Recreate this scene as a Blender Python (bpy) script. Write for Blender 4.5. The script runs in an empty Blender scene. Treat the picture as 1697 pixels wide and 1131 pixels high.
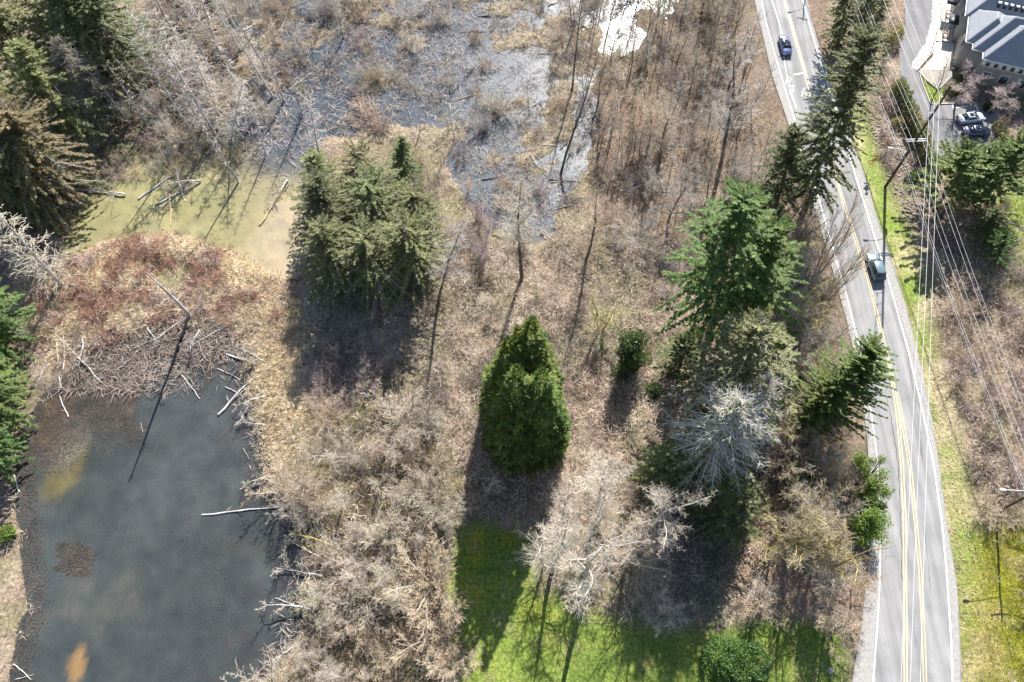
import bpy, math, random
import numpy as np
from mathutils import Vector, Matrix

# ------------------------------------------------------------------ camera, light, exposure
SC = bpy.context.scene
C = SC.collection
CAM_H, PITCH, FPX = 104.0, math.radians(62.3), 1320.0      # height, angle below the horizon, focal length in photo pixels
CT, ST = math.cos(PITCH), math.sin(PITCH)
cam = bpy.data.cameras.new('camera'); cam.sensor_width = 36.0; cam.lens = FPX / 1697 * 36
cam.clip_start = 1.0; cam.clip_end = 9000
cam_o = bpy.data.objects.new('camera', cam); C.objects.link(cam_o)
cam_o.location = (0, 0, CAM_H); cam_o.rotation_euler = (math.pi / 2 - PITCH, 0, 0)
SC.camera = cam_o
SUN_EL, SUN_AZ = math.radians(39.0), math.radians(13.2)     # azimuth from +Y towards +X
SUN_DIR = Vector((math.sin(SUN_AZ) * math.cos(SUN_EL), math.cos(SUN_AZ) * math.cos(SUN_EL), math.sin(SUN_EL)))
world = bpy.data.worlds.new('World'); SC.world = world; world.use_nodes = True
wn = world.node_tree
sky = wn.nodes.new('ShaderNodeTexSky'); sky.sky_type = 'NISHITA'; sky.sun_disc = False
sky.sun_elevation = SUN_EL; sky.sun_rotation = SUN_AZ; sky.dust_density = 0.6; sky.ozone_density = 1.4
bg = wn.nodes['Background']; bg.inputs['Strength'].default_value = 0.08
wn.links.new(sky.outputs['Color'], bg.inputs['Color'])
sun = bpy.data.lights.new('sun', 'SUN'); sun.energy = 5.0; sun.angle = math.radians(0.5); sun.color = (1.0, 0.97, 0.915)
sun_o = bpy.data.objects.new('sun', sun); C.objects.link(sun_o)
sun_o.rotation_euler = SUN_DIR.to_track_quat('Z', 'Y').to_euler(); sun_o.location = (30, 60, 150)
SC.view_settings.view_transform = 'Standard'; SC.view_settings.look = 'None'
SC.view_settings.exposure = 1.33; SC.view_settings.gamma = 1.0; SC.view_settings.use_curve_mapping = False
SC.cycles.max_bounces = 6; SC.cycles.diffuse_bounces = 3; SC.cycles.glossy_bounces = 2
SC.cycles.transmission_bounces = 3; SC.cycles.transparent_max_bounces = 6

# ------------------------------------------------------------------ surveying: photo point + height -> place
def W(px, py, h=0.0):
    u = (px - 848.5) / FPX; v = (py - 565.5) / FPX
    t = (CAM_H - h) / (ST + v * CT)
    return np.array((u * t, t * (CT - v * ST), h))
def WA(pts, h=0.0):
    return np.array([W(a, b, h) for a, b in pts])
def PX(p):
    x, y, z = p[0], p[1], p[2] - CAM_H
    d = y * CT - z * ST
    return 848.5 + FPX * x / d, 565.5 - FPX * (y * ST + z * CT) / d

# ------------------------------------------------------------------ noise and polygon helpers
def vnoise(x, y, scale, seed):
    r = np.random.RandomState(seed).rand(256, 256)
    x = np.asarray(x) / scale + 1000.3; y = np.asarray(y) / scale + 1000.7
    i = np.floor(x).astype(int); j = np.floor(y).astype(int)
    f = x - i; g = y - j; f = f * f * (3 - 2 * f); g = g * g * (3 - 2 * g)
    a = r[i % 256, j % 256]; b = r[(i + 1) % 256, j % 256]; c = r[i % 256, (j + 1) % 256]; d = r[(i + 1) % 256, (j + 1) % 256]
    return (a * (1 - f) + b * f) * (1 - g) + (c * (1 - f) + d * f) * g
def fbm(x, y, scale, seed, octv=4):
    s = 0; a = 0.5; t = 0
    for k in range(octv):
        s = s + a * vnoise(x, y, scale / 2 ** k, seed + k); t += a; a *= 0.5
    return s / t
def inpoly(x, y, poly):
    x = np.asarray(x); y = np.asarray(y); res = np.zeros(x.shape, bool)
    n = len(poly); j = n - 1
    for i in range(n):
        xi, yi = poly[i][0], poly[i][1]; xj, yj = poly[j][0], poly[j][1]
        if yi != yj:
            res ^= ((yi > y) != (yj > y)) & (x < (xj - xi) * (y - yi) / (yj - yi) + xi)
        j = i
    return res
def blur(a, n):
    for _ in range(2):
        for ax in (0, 1):
            p = np.pad(a, [(n, n) if k == ax else (0, 0) for k in (0, 1)], mode='edge')
            c = np.cumsum(p, axis=ax); c = np.insert(c, 0, 0, axis=ax)
            m = a.shape[ax]
            a = (np.take(c, range(2 * n + 1, 2 * n + 1 + m), ax) - np.take(c, range(0, m), ax)) / (2 * n + 1)
    return a
def sstep(a, b, x):
    t = np.clip((x - a) / (b - a), 0, 1); return t * t * (3 - 2 * t)

# ------------------------------------------------------------------ mesh helpers
def raw_mesh(name, V, quads=None, tris=None, mats=(), tint=None, smooth=False, qmat=None, cols=None):
    V = np.asarray(V, np.float32).reshape(-1, 3)
    q = np.asarray(quads, np.int32).reshape(-1, 4) if quads is not None and len(quads) else np.zeros((0, 4), np.int32)
    t = np.asarray(tris, np.int32).reshape(-1, 3) if tris is not None and len(tris) else np.zeros((0, 3), np.int32)
    me = bpy.data.meshes.new(name)
    me.vertices.add(len(V)); me.vertices.foreach_set('co', V.ravel())
    nl = len(q) * 4 + len(t) * 3
    me.loops.add(nl); me.loops.foreach_set('vertex_index', np.concatenate([q.ravel(), t.ravel()]))
    me.polygons.add(len(q) + len(t))
    ls = np.concatenate([np.arange(len(q)) * 4, len(q) * 4 + np.arange(len(t)) * 3]).astype(np.int32)
    me.polygons.foreach_set('loop_start', ls)
    if smooth: me.polygons.foreach_set('use_smooth', np.ones(len(q) + len(t), bool))
    if qmat is not None: me.polygons.foreach_set('material_index', np.asarray(qmat, np.int32))
    for m in mats: me.materials.append(m)
    if tint is not None:
        a = me.attributes.new('tint', 'FLOAT', 'POINT'); a.data.foreach_set('value', np.asarray(tint, np.float32))
    if cols is not None:
        a = me.attributes.new('gcol', 'FLOAT_COLOR', 'POINT')
        cc = np.ones((len(V), 4), np.float32); cc[:, :cols.shape[1]] = cols
        a.data.foreach_set('color', cc.ravel())
    me.update(calc_edges=True)
    return me
class Geo:
    """collects tubes, leaves and plain faces and turns them into one mesh"""
    def __init__(s): s.V = []; s.Q = []; s.T = []; s.t = []; s.n = 0; s.qm = []; s.tm = []
    def add(s, V, Q=None, T=None, tint=None, m=0):
        V = np.asarray(V, float).reshape(-1, 3)
        s.V.append(V)
        if Q is not None and len(Q): Q = np.asarray(Q, int).reshape(-1, 4) + s.n; s.Q.append(Q); s.qm += [m] * len(Q)
        if T is not None and len(T): T = np.asarray(T, int).reshape(-1, 3) + s.n; s.T.append(T); s.tm += [m] * len(T)
        s.t.append(np.full(len(V), 0.5) if tint is None else np.broadcast_to(np.asarray(tint, float), (len(V),)))
        s.n += len(V)
        return s
    def tubes(s, P0, P1, R0, R1, n=3, rng=None, m=0):
        P0 = np.asarray(P0, float); P1 = np.asarray(P1, float); N = len(P0)
        if N == 0: return s
        R0 = np.broadcast_to(np.asarray(R0, float), (N,)); R1 = np.broadcast_to(np.asarray(R1, float), (N,))
        d = P1 - P0; d /= np.linalg.norm(d, axis=1, keepdims=True) + 1e-9
        ref = np.where(np.abs(d[:, 2:3]) > 0.8, np.array([[1., 0, 0]]), np.array([[0, 0, 1.]]))
        u = np.cross(d, ref); u /= np.linalg.norm(u, axis=1, keepdims=True) + 1e-9
        w = np.cross(d, u)
        a = np.arange(n) * 2 * math.pi / n
        ring = u[:, None, :] * np.cos(a)[None, :, None] + w[:, None, :] * np.sin(a)[None, :, None]
        V = np.concatenate([P0[:, None] + ring * R0[:, None, None], P1[:, None] + ring * R1[:, None, None]], 1)
        k = np.arange(n); kk = (k + 1) % n
        q = np.stack([k, kk, kk + n, k + n], 1)
        Q = (q[None] + (np.arange(N) * 2 * n)[:, None, None]).reshape(-1, 4)
        t = (rng or np.random.RandomState(5)).rand(N)
        return s.add(V.reshape(-1, 3), Q, tint=np.repeat(t, 2 * n), m=m)
    def leaves(s, P, D, L, Wd, rng, flat=0.6, tint=None, m=0):
        """pointed leaf blades: P base, D direction, L length, Wd width"""
        P = np.asarray(P, float); N = len(P)
        if N == 0: return s
        D = np.asarray(D, float); D = D / (np.linalg.norm(D, axis=1, keepdims=True) + 1e-9)
        rnd = rng.normal(size=(N, 3)); up = np.array([[0, 0, 1.]]) * flat * 2 + rnd * (1 - flat)
        side = np.cross(D, up); side /= np.linalg.norm(side, axis=1, keepdims=True) + 1e-9
        nrm = np.cross(side, D)
        L = np.broadcast_to(np.asarray(L, float), (N,))[:, None]; Wd = np.broadcast_to(np.asarray(Wd, float), (N,))[:, None]
        V = np.stack([P, P + D * L * .45 + side * Wd * .5 + nrm * L * .06, P + D * L, P + D * L * .45 - side * Wd * .5 + nrm * L * .06], 1)
        Q = np.arange(N * 4).reshape(-1, 4)
        t = rng.rand(N) if tint is None else np.broadcast_to(tint, (N,))
        return s.add(V.reshape(-1, 3), Q, tint=np.repeat(t, 4), m=m)
    def box(s, c, size, rot=0.0, m=0, taper=1.0):
        x, y, z = [k / 2 for k in size]
        B = np.array([(-x, -y, -z), (x, -y, -z), (x, y, -z), (-x, y, -z), (-x * taper, -y * taper, z), (x * taper, -y * taper, z), (x * taper, y * taper, z), (-x * taper, y * taper, z)])
        cs, sn = math.cos(rot), math.sin(rot)
        B = np.stack([B[:, 0] * cs - B[:, 1] * sn, B[:, 0] * sn + B[:, 1] * cs, B[:, 2]], 1) + np.asarray(c)
        return s.add(B, [(0, 3, 2, 1), (4, 5, 6, 7), (0, 1, 5, 4), (1, 2, 6, 5), (2, 3, 7, 6), (3, 0, 4, 7)], m=m)
    def mesh(s, name, mats, smooth=False):
        if not s.V: return raw_mesh(name, np.zeros((0, 3)), mats=mats)
        return raw_mesh(name, np.concatenate(s.V), np.concatenate(s.Q) if s.Q else None, np.concatenate(s.T) if s.T else None,
                        mats if isinstance(mats, (list, tuple)) else (mats,), np.concatenate(s.t), smooth, s.qm + s.tm)
def clad(o, m):
    o.material_slots[0].link = 'OBJECT'; o.material_slots[0].material = m; return o
def link(name, me, parent=None, loc=None, rz=None, scale=None):
    o = bpy.data.objects.new(name, me); C.objects.link(o)
    if parent is not None: o.parent = parent
    if loc is not None: o.location = [float(k) for k in loc]
    if rz is not None: o.rotation_euler = (0, 0, rz)
    if scale is not None: o.scale = scale if hasattr(scale, '__len__') else (scale,) * 3
    return o
def tag(o, label=None, cat=None, group=None, kind=None):
    if label: o['label'] = label
    if cat: o['category'] = cat
    if group: o['group'] = group
    if kind: o['kind'] = kind
    return o
def thing(name, label, cat, loc=(0, 0, 0), rz=0.0, group=None):
    return tag(link(name, None, None, loc, rz), label, cat, group)
def copy_tree(o, parent=None):
    c = o.copy(); C.objects.link(c)
    if parent is not None: c.parent = parent
    for ch in KIDS.get(o.name, ()): copy_tree(ch, c)
    return c
KIDS = {}
def kid(o, parent):
    KIDS.setdefault(parent.name, []).append(o); return o

# ------------------------------------------------------------------ materials
def _n(nt, t, **kw):
    nd = nt.nodes.new(t)
    for k, v in kw.items(): setattr(nd, k, v)
    return nd
def ramp(nt, fac, stops):
    r = _n(nt, 'ShaderNodeValToRGB'); e = r.color_ramp.elements
    for i, (p, c) in enumerate(stops):
        if i < 2: e[i].position = p
        else: e.new(p)
        e[i].color = (*c, 1) if len(c) == 3 else c
    nt.links.new(fac, r.inputs['Fac']); return r.outputs['Color']
def mixc(nt, fac, a, b, mode='MIX'):
    m = _n(nt, 'ShaderNodeMix', data_type='RGBA', blend_type=mode)
    for s, v in ((m.inputs[0], fac), (m.inputs[6], a), (m.inputs[7], b)):
        if hasattr(v, 'is_linked') or hasattr(v, 'links'): nt.links.new(v, s)
        elif isinstance(v, (int, float)): s.default_value = v
        else: s.default_value = (*v, 1)
    return m.outputs[2]
def noise(nt, scale, detail=4, coord='Object', rough=0.6, vec=None):
    n = _n(nt, 'ShaderNodeTexNoise'); n.inputs['Scale'].default_value = scale; n.inputs['Detail'].default_value = detail
    n.inputs['Roughness'].default_value = rough
    if vec is None:
        tc = _n(nt, 'ShaderNodeTexCoord'); vec = tc.outputs[coord]
    nt.links.new(vec, n.inputs['Vector']); return n.outputs['Fac']
def newmat(name, rough=0.8, spec=0.25):
    m = bpy.data.materials.new(name); m.use_nodes = True
    b = m.node_tree.nodes['Principled BSDF']; b.inputs['Roughness'].default_value = rough
    b.inputs['Specular IOR Level'].default_value = spec
    return m, m.node_tree, b
def M_plain(name, col, rough=0.6, spec=0.4, metal=0.0, var=0.25, scale=3.0, bump=0.0):
    m, nt, b = newmat(name, rough, spec)
    f = noise(nt, scale, 5)
    lo = tuple(k * (1 - var) for k in col); hi = tuple(min(1, k * (1 + var)) for k in col)
    nt.links.new(ramp(nt, f, [(0.3, lo), (0.7, hi)]), b.inputs['Base Color'])
    b.inputs['Metallic'].default_value = metal
    if bump:
        bp = _n(nt, 'ShaderNodeBump'); bp.inputs['Strength'].default_value = bump; bp.inputs['Distance'].default_value = 0.05
        nt.links.new(noise(nt, scale * 6, 4), bp.inputs['Height']); nt.links.new(bp.outputs[0], b.inputs['Normal'])
    return m
def M_tint(name, stops, rough=0.75, spec=0.2, objvar=0.25, clump=0.35, cscale=0.7, trans=0.0, hue=0.02):
    """colour from the per-piece tint attribute, broken up by soft clumps and varying from plant to plant"""
    m, nt, b = newmat(name, rough, spec)
    at = _n(nt, 'ShaderNodeAttribute', attribute_name='tint')
    n = noise(nt, cscale, 3)
    mm = _n(nt, 'ShaderNodeMath', operation='MULTIPLY_ADD'); nt.links.new(n, mm.inputs[0]); mm.inputs[1].default_value = clump * 2
    ad = _n(nt, 'ShaderNodeMath', operation='MULTIPLY_ADD'); nt.links.new(at.outputs['Fac'], ad.inputs[0]); ad.inputs[1].default_value = 1 - clump * .6
    ad.inputs[2].default_value = -clump * .7
    nt.links.new(ad.outputs[0], mm.inputs[2])
    col = ramp(nt, mm.outputs[0], stops)
    oi = _n(nt, 'ShaderNodeObjectInfo')
    hs = _n(nt, 'ShaderNodeHueSaturation')
    mr = _n(nt, 'ShaderNodeMapRange'); mr.inputs[3].default_value = 1 - objvar; mr.inputs[4].default_value = 1 + objvar
    nt.links.new(oi.outputs['Random'], mr.inputs[0]); nt.links.new(mr.outputs[0], hs.inputs['Value'])
    mh = _n(nt, 'ShaderNodeMapRange'); mh.inputs[3].default_value = 0.5 - hue; mh.inputs[4].default_value = 0.5 + hue
    wm = _n(nt, 'ShaderNodeMath', operation='FRACT'); w2 = _n(nt, 'ShaderNodeMath', operation='MULTIPLY'); w2.inputs[1].default_value = 7.3
    nt.links.new(oi.outputs['Random'], w2.inputs[0]); nt.links.new(w2.outputs[0], wm.inputs[0]); nt.links.new(wm.outputs[0], mh.inputs[0])
    nt.links.new(mh.outputs[0], hs.inputs['Hue'])
    nt.links.new(col, hs.inputs['Color']); nt.links.new(hs.outputs[0], b.inputs['Base Color'])
    if trans:
        tr = _n(nt, 'ShaderNodeBsdfTranslucent'); nt.links.new(hs.outputs[0], tr.inputs['Color'])
        mx = _n(nt, 'ShaderNodeMixShader'); mx.inputs[0].default_value = trans
        nt.links.new(b.outputs[0], mx.inputs[1]); nt.links.new(tr.outputs[0], mx.inputs[2])
        nt.links.new(mx.outputs[0], nt.nodes['Material Output'].inputs['Surface'])
    return m
# ------------------------------------------------------------------ outlines of the place, surveyed in the photograph
P_POND = [(30,1180),(28,1090),(48,1040),(62,1000),(50,950),(40,900),(35,850),(40,790),(50,720),(60,690),(75,660),(95,640),(130,615),(150,590),(190,570),(240,555),(300,540),(345,550),(375,560),(400,590),(415,620),(412,660),(430,700),(428,740),(440,790),(455,830),(500,850),(525,880),(530,930),(520,960),(500,985),(490,1010),(500,1040),(470,1080),(430,1110),(420,1180)]
P_CHAN = [(95,415),(125,385),(128,340),(160,320),(140,290),(145,255),(190,232),(260,245),(330,235),(400,215),(470,205),(500,230),(520,300),(512,400),(500,460),(450,455),(400,420),(350,398),(300,384),(240,378),(190,388),(150,402),(120,425)]
P_MARSH = [(395,-80),(1130,-80),(1120,0),(1090,30),(1050,80),(1000,120),(985,180),(980,240),(962,290),(945,330),(935,370),(870,400),(820,390),(790,340),(760,300),(720,245),(680,220),(600,225),(540,220),(490,235),(420,260),(380,250),(365,190),(420,120),(380,60)]
P_POOL = [(255,440),(290,425),(320,440),(310,475),(275,480),(255,465)]
P_POOL2 = [(488,470),(525,465),(530,520),(520,545),(492,520)]
P_LAWN = [(770,875),(800,868),(850,872),(885,895),(885,960),(892,985),(925,985),(960,1010),(1010,1022),(1060,1040),(1130,1050),(1200,1042),(1290,1028),(1385,1030),(1405,1060),(1395,1200),(780,1200),(755,1060),(742,990),(750,930)]
P_LAWN2 = [(1612,868),(1720,868),(1900,900),(1900,1300),(1600,1300),(1592,1130),(1595,1000)]
P_VERGE = [(1405,150),(1432,190),(1452,245),(1468,300),(1500,370),(1522,430),(1530,470),(1537,540),(1550,600),(1564,660),(1587,740),(1604,830),(1618,870),(1600,1200),(1590,1200),(1585,960),(1565,850),(1552,760),(1536,661),(1511,560),(1498,508),(1476,439),(1450,360),(1426,280),(1405,220)]
P_MEADOW = [(700,470),(760,430),(900,400),(1060,400),(1130,450),(1110,560),(1090,700),(1080,790),(950,800),(890,870),(770,860),(740,760),(700,650),(690,560)]
P_STRAW = [(430,490),(470,480),(490,560),(500,660),(545,760),(560,840),(500,830),(450,790),(432,730),(428,640),(420,560)]
P_DAM = [(95,440),(180,388),(300,380),(420,425),(475,470),(480,550),(420,560),(350,530),(290,520),(200,560),(100,580),(40,560),(40,470)]
P_WOOD = [(985,130),(1060,80),(1110,20),(1120,-60),(1245,-60),(1262,60),(1280,130),(1305,200),(1325,290),(1230,320),(1130,390),(1010,330),(975,250)]
P_THICK = [(455,790),(480,700),(560,655),(700,640),(745,760),(770,850),(748,930),(742,1040),(756,1180),(430,1180),(505,1040),(530,950),(545,900),(490,830)]
P_ULEFT = [(190,60),(330,-60),(440,-60),(395,60),(420,115),(470,190),(375,232),(260,240),(205,230),(165,130)]
P_RWOOD = [(1300,230),(1345,330),(1340,420),(1385,520),(1405,640),(1425,750),(1430,900),(1420,1010),(1340,1010),(1315,980),(1290,880),(1240,770),(1300,700),(1320,560),(1310,430)]
P_RBRUSH = [(1530,360),(1600,380),(1720,390),(1760,860),(1625,862),(1592,735),(1565,640),(1542,540)]
P_GRAVEL = [(1440,190),(1480,200),(1520,270),(1535,330),(1520,390),(1500,360),(1470,290),(1452,240)]
P_LITTER = [(1230,880),(1400,880),(1410,1020),(1290,1025),(1235,1010)]
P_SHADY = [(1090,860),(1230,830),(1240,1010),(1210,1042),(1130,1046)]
P_PARK = [(1440,-160),(1500,0),(1500,40),(1489,78),(1492,122),(1504,152),(1530,190),(1547,230),(1545,262),(1648,262),(1642,238),(1662,236),(1655,178),(1582,172),(1542,172),(1524,124),(1516,106),(1536,72),(1549,30),(1547,0),(1500,-160)]
P_WALK = [(1560,-60),(1605,-60),(1600,0),(1588,40),(1580,90),(1578,128),(1555,150),(1535,134),(1522,120),(1545,95),(1558,62)]
P_ISLE = [(1525,124),(1535,120),(1552,122),(1563,135),(1566,150),(1556,170),(1542,171)]
P_GRASS3 = [(1650,330),(1720,290),(1760,380),(1690,460),(1640,400)]
P_MUD = [(60,690),(95,640),(150,585),(240,550),(340,545),(400,585),(345,600),(290,640),(225,720),(170,690),(130,670),(120,720),(60,800)]
P_SNOW = [(1548,-60),(1562,-60),(1558,0),(1552,45),(1540,85),(1521,112),(1512,112),(1536,74),(1549,30)]

# road edges and lines: (y, x) in the photograph
def xof(tab, y):
    ys = [a for a, _ in tab]; xs = [b for _, b in tab]
    if y < ys[0]: return xs[0] + (y - ys[0]) * (xs[1] - xs[0]) / (ys[1] - ys[0])
    if y > ys[-1]: return xs[-1] + (y - ys[-1]) * (xs[-1] - xs[-2]) / (ys[-1] - ys[-2])
    return float(np.interp(y, ys, xs))
R_LEFT = [(0,1250),(60,1264),(132,1281),(188,1301),(280,1330),(380,1360),(470,1386),(560,1410),(660,1430),(750,1439),(850,1442),(950,1438),(1030,1428),(1131,1412)]
R_RIGHT = [(0,1338),(60,1353),(110,1367),(190,1393),(280,1430),(360,1454),(439,1480),(508,1502),(560,1515),(661,1539),(762,1556),(860,1568),(924,1579),(990,1588),(1131,1594)]
L_LEFT = [(0,1262),(40,1270),(100,1287),(161,1305),(211,1321),(300,1349),(418,1382),(455,1393),(500,1406),(580,1425),(655,1439),(751,1453),(830,1458),(895,1459),(960,1458),(1022,1455),(1131,1447)]
L_RIGHT = [(0,1331),(29,1338),(104,1360),(190,1388),(280,1414),(381,1446),(484,1478),(577,1504),(666,1525.5),(767,1547),(857,1560),(948,1569),(1070,1577),(1131,1579)]
L_INNER = [(0,1279),(50,1295),(106,1300),(126,1304),(200,1325),(260,1342)]
Y_LEFT = [(0,1300),(53,1315),(120,1334),(163,1346),(240,1369),(312,1391),(407,1421),(460,1438),(529,1455),(616,1477),(690,1488),(772,1495),(857,1499),(980,1500),(1131,1501)]
Y_RIGHT = [(616,1478.5),(690,1494),(772,1508),(857,1516.5),(950,1525.5),(1096,1532),(1131,1533)]
def strip_pts(tab, y0, y1, step=12):
    ys = np.linspace(y0, y1, max(2, int(abs(y1 - y0) / step) + 1))
    p = np.array([W(xof(tab, y), y) for y in ys])
    k = np.ones(5) / 5                                  # even out small jogs of the survey
    if len(p) > 12:
        for ax in (0, 1):
            q = np.pad(p[:, ax], 2, mode='reflect', reflect_type='odd'); p[:, ax] = np.convolve(q, k, 'valid')
    return p
ROADL = strip_pts(R_LEFT, -420, 1420); ROADR = strip_pts(R_RIGHT, -420, 1420)
POLY_ROAD = [tuple(p[:2]) for p in ROADL] + [tuple(p[:2]) for p in ROADR[::-1]]

# ------------------------------------------------------------------ ground
def axis(lo, hi, step, far):
    core = np.arange(lo, hi + 1e-6, step); ext = []; d = step * 2; x = hi
    while x < far: x += d; d *= 1.5; ext.append(x)
    ext = np.array(ext)
    return np.concatenate([(lo - (ext - hi))[::-1], core, ext])
GX = axis(-112, 112, 0.62, 4000); GY = axis(0, 146, 0.62, 4000)
gx, gy = np.meshgrid(GX, GY, indexing='ij')
_cx = (gx > -140) & (gx < 140) & (gy > -30) & (gy < 190)
def mask(poly, soft=1, world_poly=False):
    wp = poly if world_poly else [tuple(p[:2]) for p in WA(poly)]
    m = inpoly(gx, gy, wp).astype(float)
    return blur(m, soft) if soft else m
jx = gx + (fbm(gx, gy, 5, 90) - .5) * 3.0; jy = gy + (fbm(gx, gy, 5, 95) - .5) * 3.0
def jmask(poly, soft=2):
    return blur(inpoly(jx, jy, [tuple(p[:2]) for p in WA(poly)]).astype(float), soft)
m_pond = jmask(P_POND, 2); m_chan = jmask(P_CHAN, 2); m_marsh = jmask(P_MARSH, 3)
m_pool = np.maximum(mask(P_POOL, 1), mask(P_POOL2, 2))
m_road = mask(POLY_ROAD, 0, True); m_roadw = blur((blur(m_road, 2) > 0.02).astype(float), 2)
m_park = np.maximum(np.maximum(mask(P_PARK, 2), mask(P_WALK, 2)), mask(P_SNOW, 2))
m_lawn = blur(inpoly(gx + (fbm(gx, gy, 3, 60) - .5) * 1.4, gy + (fbm(gx, gy, 3, 65) - .5) * 1.4, [tuple(p[:2]) for p in WA(P_LAWN)]).astype(float), 1)
m_lawn2 = jmask(P_LAWN2, 2); m_verge = mask(P_VERGE, 2); m_g3 = jmask(P_GRASS3, 2); m_isle = mask(P_ISLE, 0)
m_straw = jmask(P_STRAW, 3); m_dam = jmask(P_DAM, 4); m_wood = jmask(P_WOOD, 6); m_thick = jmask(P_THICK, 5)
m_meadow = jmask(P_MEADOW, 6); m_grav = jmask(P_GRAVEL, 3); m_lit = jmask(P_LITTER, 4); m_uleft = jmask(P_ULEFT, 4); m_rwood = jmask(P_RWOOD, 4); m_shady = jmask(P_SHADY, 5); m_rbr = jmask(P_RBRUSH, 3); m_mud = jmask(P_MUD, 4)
n1 = fbm(gx, gy, 14, 1); n2 = fbm(gx, gy, 3.5, 11); n3 = fbm(gx, gy, 1.4, 21, 3); n4 = fbm(gx, gy, 30, 31)
flat = np.clip(m_roadw + m_park + m_lawn * .8 + m_verge * .6, 0, 1)
gz = (n2 - .5) * .7 * (1 - flat) + (n3 - .5) * .22 * (1 - flat)
hum = (fbm(gx, gy, 5.5, 41, 4) - .5)
gz = gz * (1 - m_marsh) + m_marsh * (-0.62 + hum * 2.1 + (n3 - .5) * .3)
gz = gz * (1 - m_chan) + m_chan * (-1.0 + (n2 - .5) * .3)
gz = gz * (1 - m_pond) + m_pond * (-1.1)
gz = gz - m_pool * 1.0 * (m_pool > .2) + m_dam * (1 - m_pond) * (1 - m_chan) * .25
gz = gz - 0.12 * np.clip(m_roadw + m_park, 0, 1) * 1.0
def gcolor():
    def c(*k): return np.array(k)[None, None, :]
    def mx(a, b, m): return a * (1 - m[..., None]) + b * m[..., None]
    base = mx(c(.215, .155, .115) * np.ones(gx.shape + (1,)), c(.30, .235, .17), sstep(.35, .7, n2))
    base = mx(base, c(.12, .10, .07), sstep(.55, .75, n3) * .6)
    base = mx(base, c(.15, .16, .065), sstep(.5, .7, n1) * .5)
    base = mx(base, mx(c(.22, .155, .115) * np.ones(gx.shape + (1,)), c(.36, .28, .20), sstep(.4, .65, fbm(gx, gy, 7, 140))), m_meadow)
    base = mx(base, c(.16, .165, .085), m_meadow * sstep(.5, .66, fbm(gx, gy, 10, 150)) * .8); base = mx(base, c(.10, .08, .06), m_meadow * sstep(.54, .68, fbm(gx, gy, 3, 160)) * .7)
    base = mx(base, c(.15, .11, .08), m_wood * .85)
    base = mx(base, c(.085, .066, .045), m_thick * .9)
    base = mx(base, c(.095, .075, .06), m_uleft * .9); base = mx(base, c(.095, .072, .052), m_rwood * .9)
    base = mx(base, mx(c(.23, .125, .095) * np.ones(gx.shape + (1,)), c(.40, .30, .17), sstep(.42, .6, n2)), m_dam)
    base = mx(base, c(.47, .36, .20), m_straw)
    base = mx(base, mx(c(.20, .155, .125) * np.ones(gx.shape + (1,)), c(.28, .225, .18), sstep(.4, .6, n3)), m_grav)
    base = mx(base, mx(c(.36, .23, .19) * np.ones(gx.shape + (1,)), c(.45, .32, .22), n2), m_lit)
    base = mx(base, mx(c(.13, .10, .09) * np.ones(gx.shape + (1,)), c(.09, .10, .06), sstep(.4, .6, n2)), m_shady)  # ivy ground tone, darkened in colour to deepen the tree shade
    g = mx(c(.135, .205, .032) * np.ones(gx.shape + (1,)), c(.205, .25, .052), sstep(.4, .65, n1))
    g = mx(g, c(.30, .25, .025), sstep(.55, .75, n2) * sstep(.45, .6, n4) * .75)
    g = mx(g, c(.24, .20, .10), sstep(.58, .72, fbm(gx, gy, 2.4, 170)) * .5); g = mx(g, c(.09, .14, .03), sstep(.52, .66, fbm(gx, gy, 5, 175)) * .6)
    base = mx(base, g, m_lawn)
    g2 = mx(c(.21, .20, .018) * np.ones(gx.shape + (1,)), c(.31, .245, .09), sstep(.46, .66, n2)); g2 = mx(g2, c(.13, .11, .03), sstep(.5, .64, n3) * .6); g2 = mx(g2, c(.11, .15, .015), sstep(.5, .7, n1))
    base = mx(base, g2, m_lawn2)
    v = mx(c(.19, .255, .045) * np.ones(gx.shape + (1,)), c(.43, .37, .19), sstep(.42, .66, n2 * .6 + n1 * .4))
    base = mx(base, v, m_verge)
    base = mx(base, c(.22, .27, .05), np.maximum(m_g3, m_isle))
    wet = np.clip((m_pond + m_chan + m_marsh), 0, 1)
    base = mx(base, c(.16, .13, .10), wet * .8 * (gz < -.2))
    base = mx(base, c(.07, .055, .055), m_mud * .85)
    base = mx(base, c(.26, .22, .15), m_marsh * (gz > -.3) * .8)
    return base
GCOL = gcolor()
def zat(x, y):
    i = np.clip(np.searchsorted(GX, x) - 1, 0, len(GX) - 2); j = np.clip(np.searchsorted(GY, y) - 1, 0, len(GY) - 2)
    f = np.clip((x - GX[i]) / (GX[i + 1] - GX[i]), 0, 1); g = np.clip((y - GY[j]) / (GY[j + 1] - GY[j]), 0, 1)
    return (gz[i, j] * (1 - f) + gz[i + 1, j] * f) * (1 - g) + (gz[i, j + 1] * (1 - f) + gz[i + 1, j + 1] * f) * g
def mat_at(m, x, y):
    i = np.clip(np.searchsorted(GX, x), 0, len(GX) - 1); j = np.clip(np.searchsorted(GY, y), 0, len(GY) - 1)
    return m[i, j]
def grid_faces(nx, ny):
    idx = np.arange(nx * ny).reshape(nx, ny)
    return np.stack([idx[:-1, :-1], idx[1:, :-1], idx[1:, 1:], idx[:-1, 1:]], -1).reshape(-1, 4)
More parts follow.
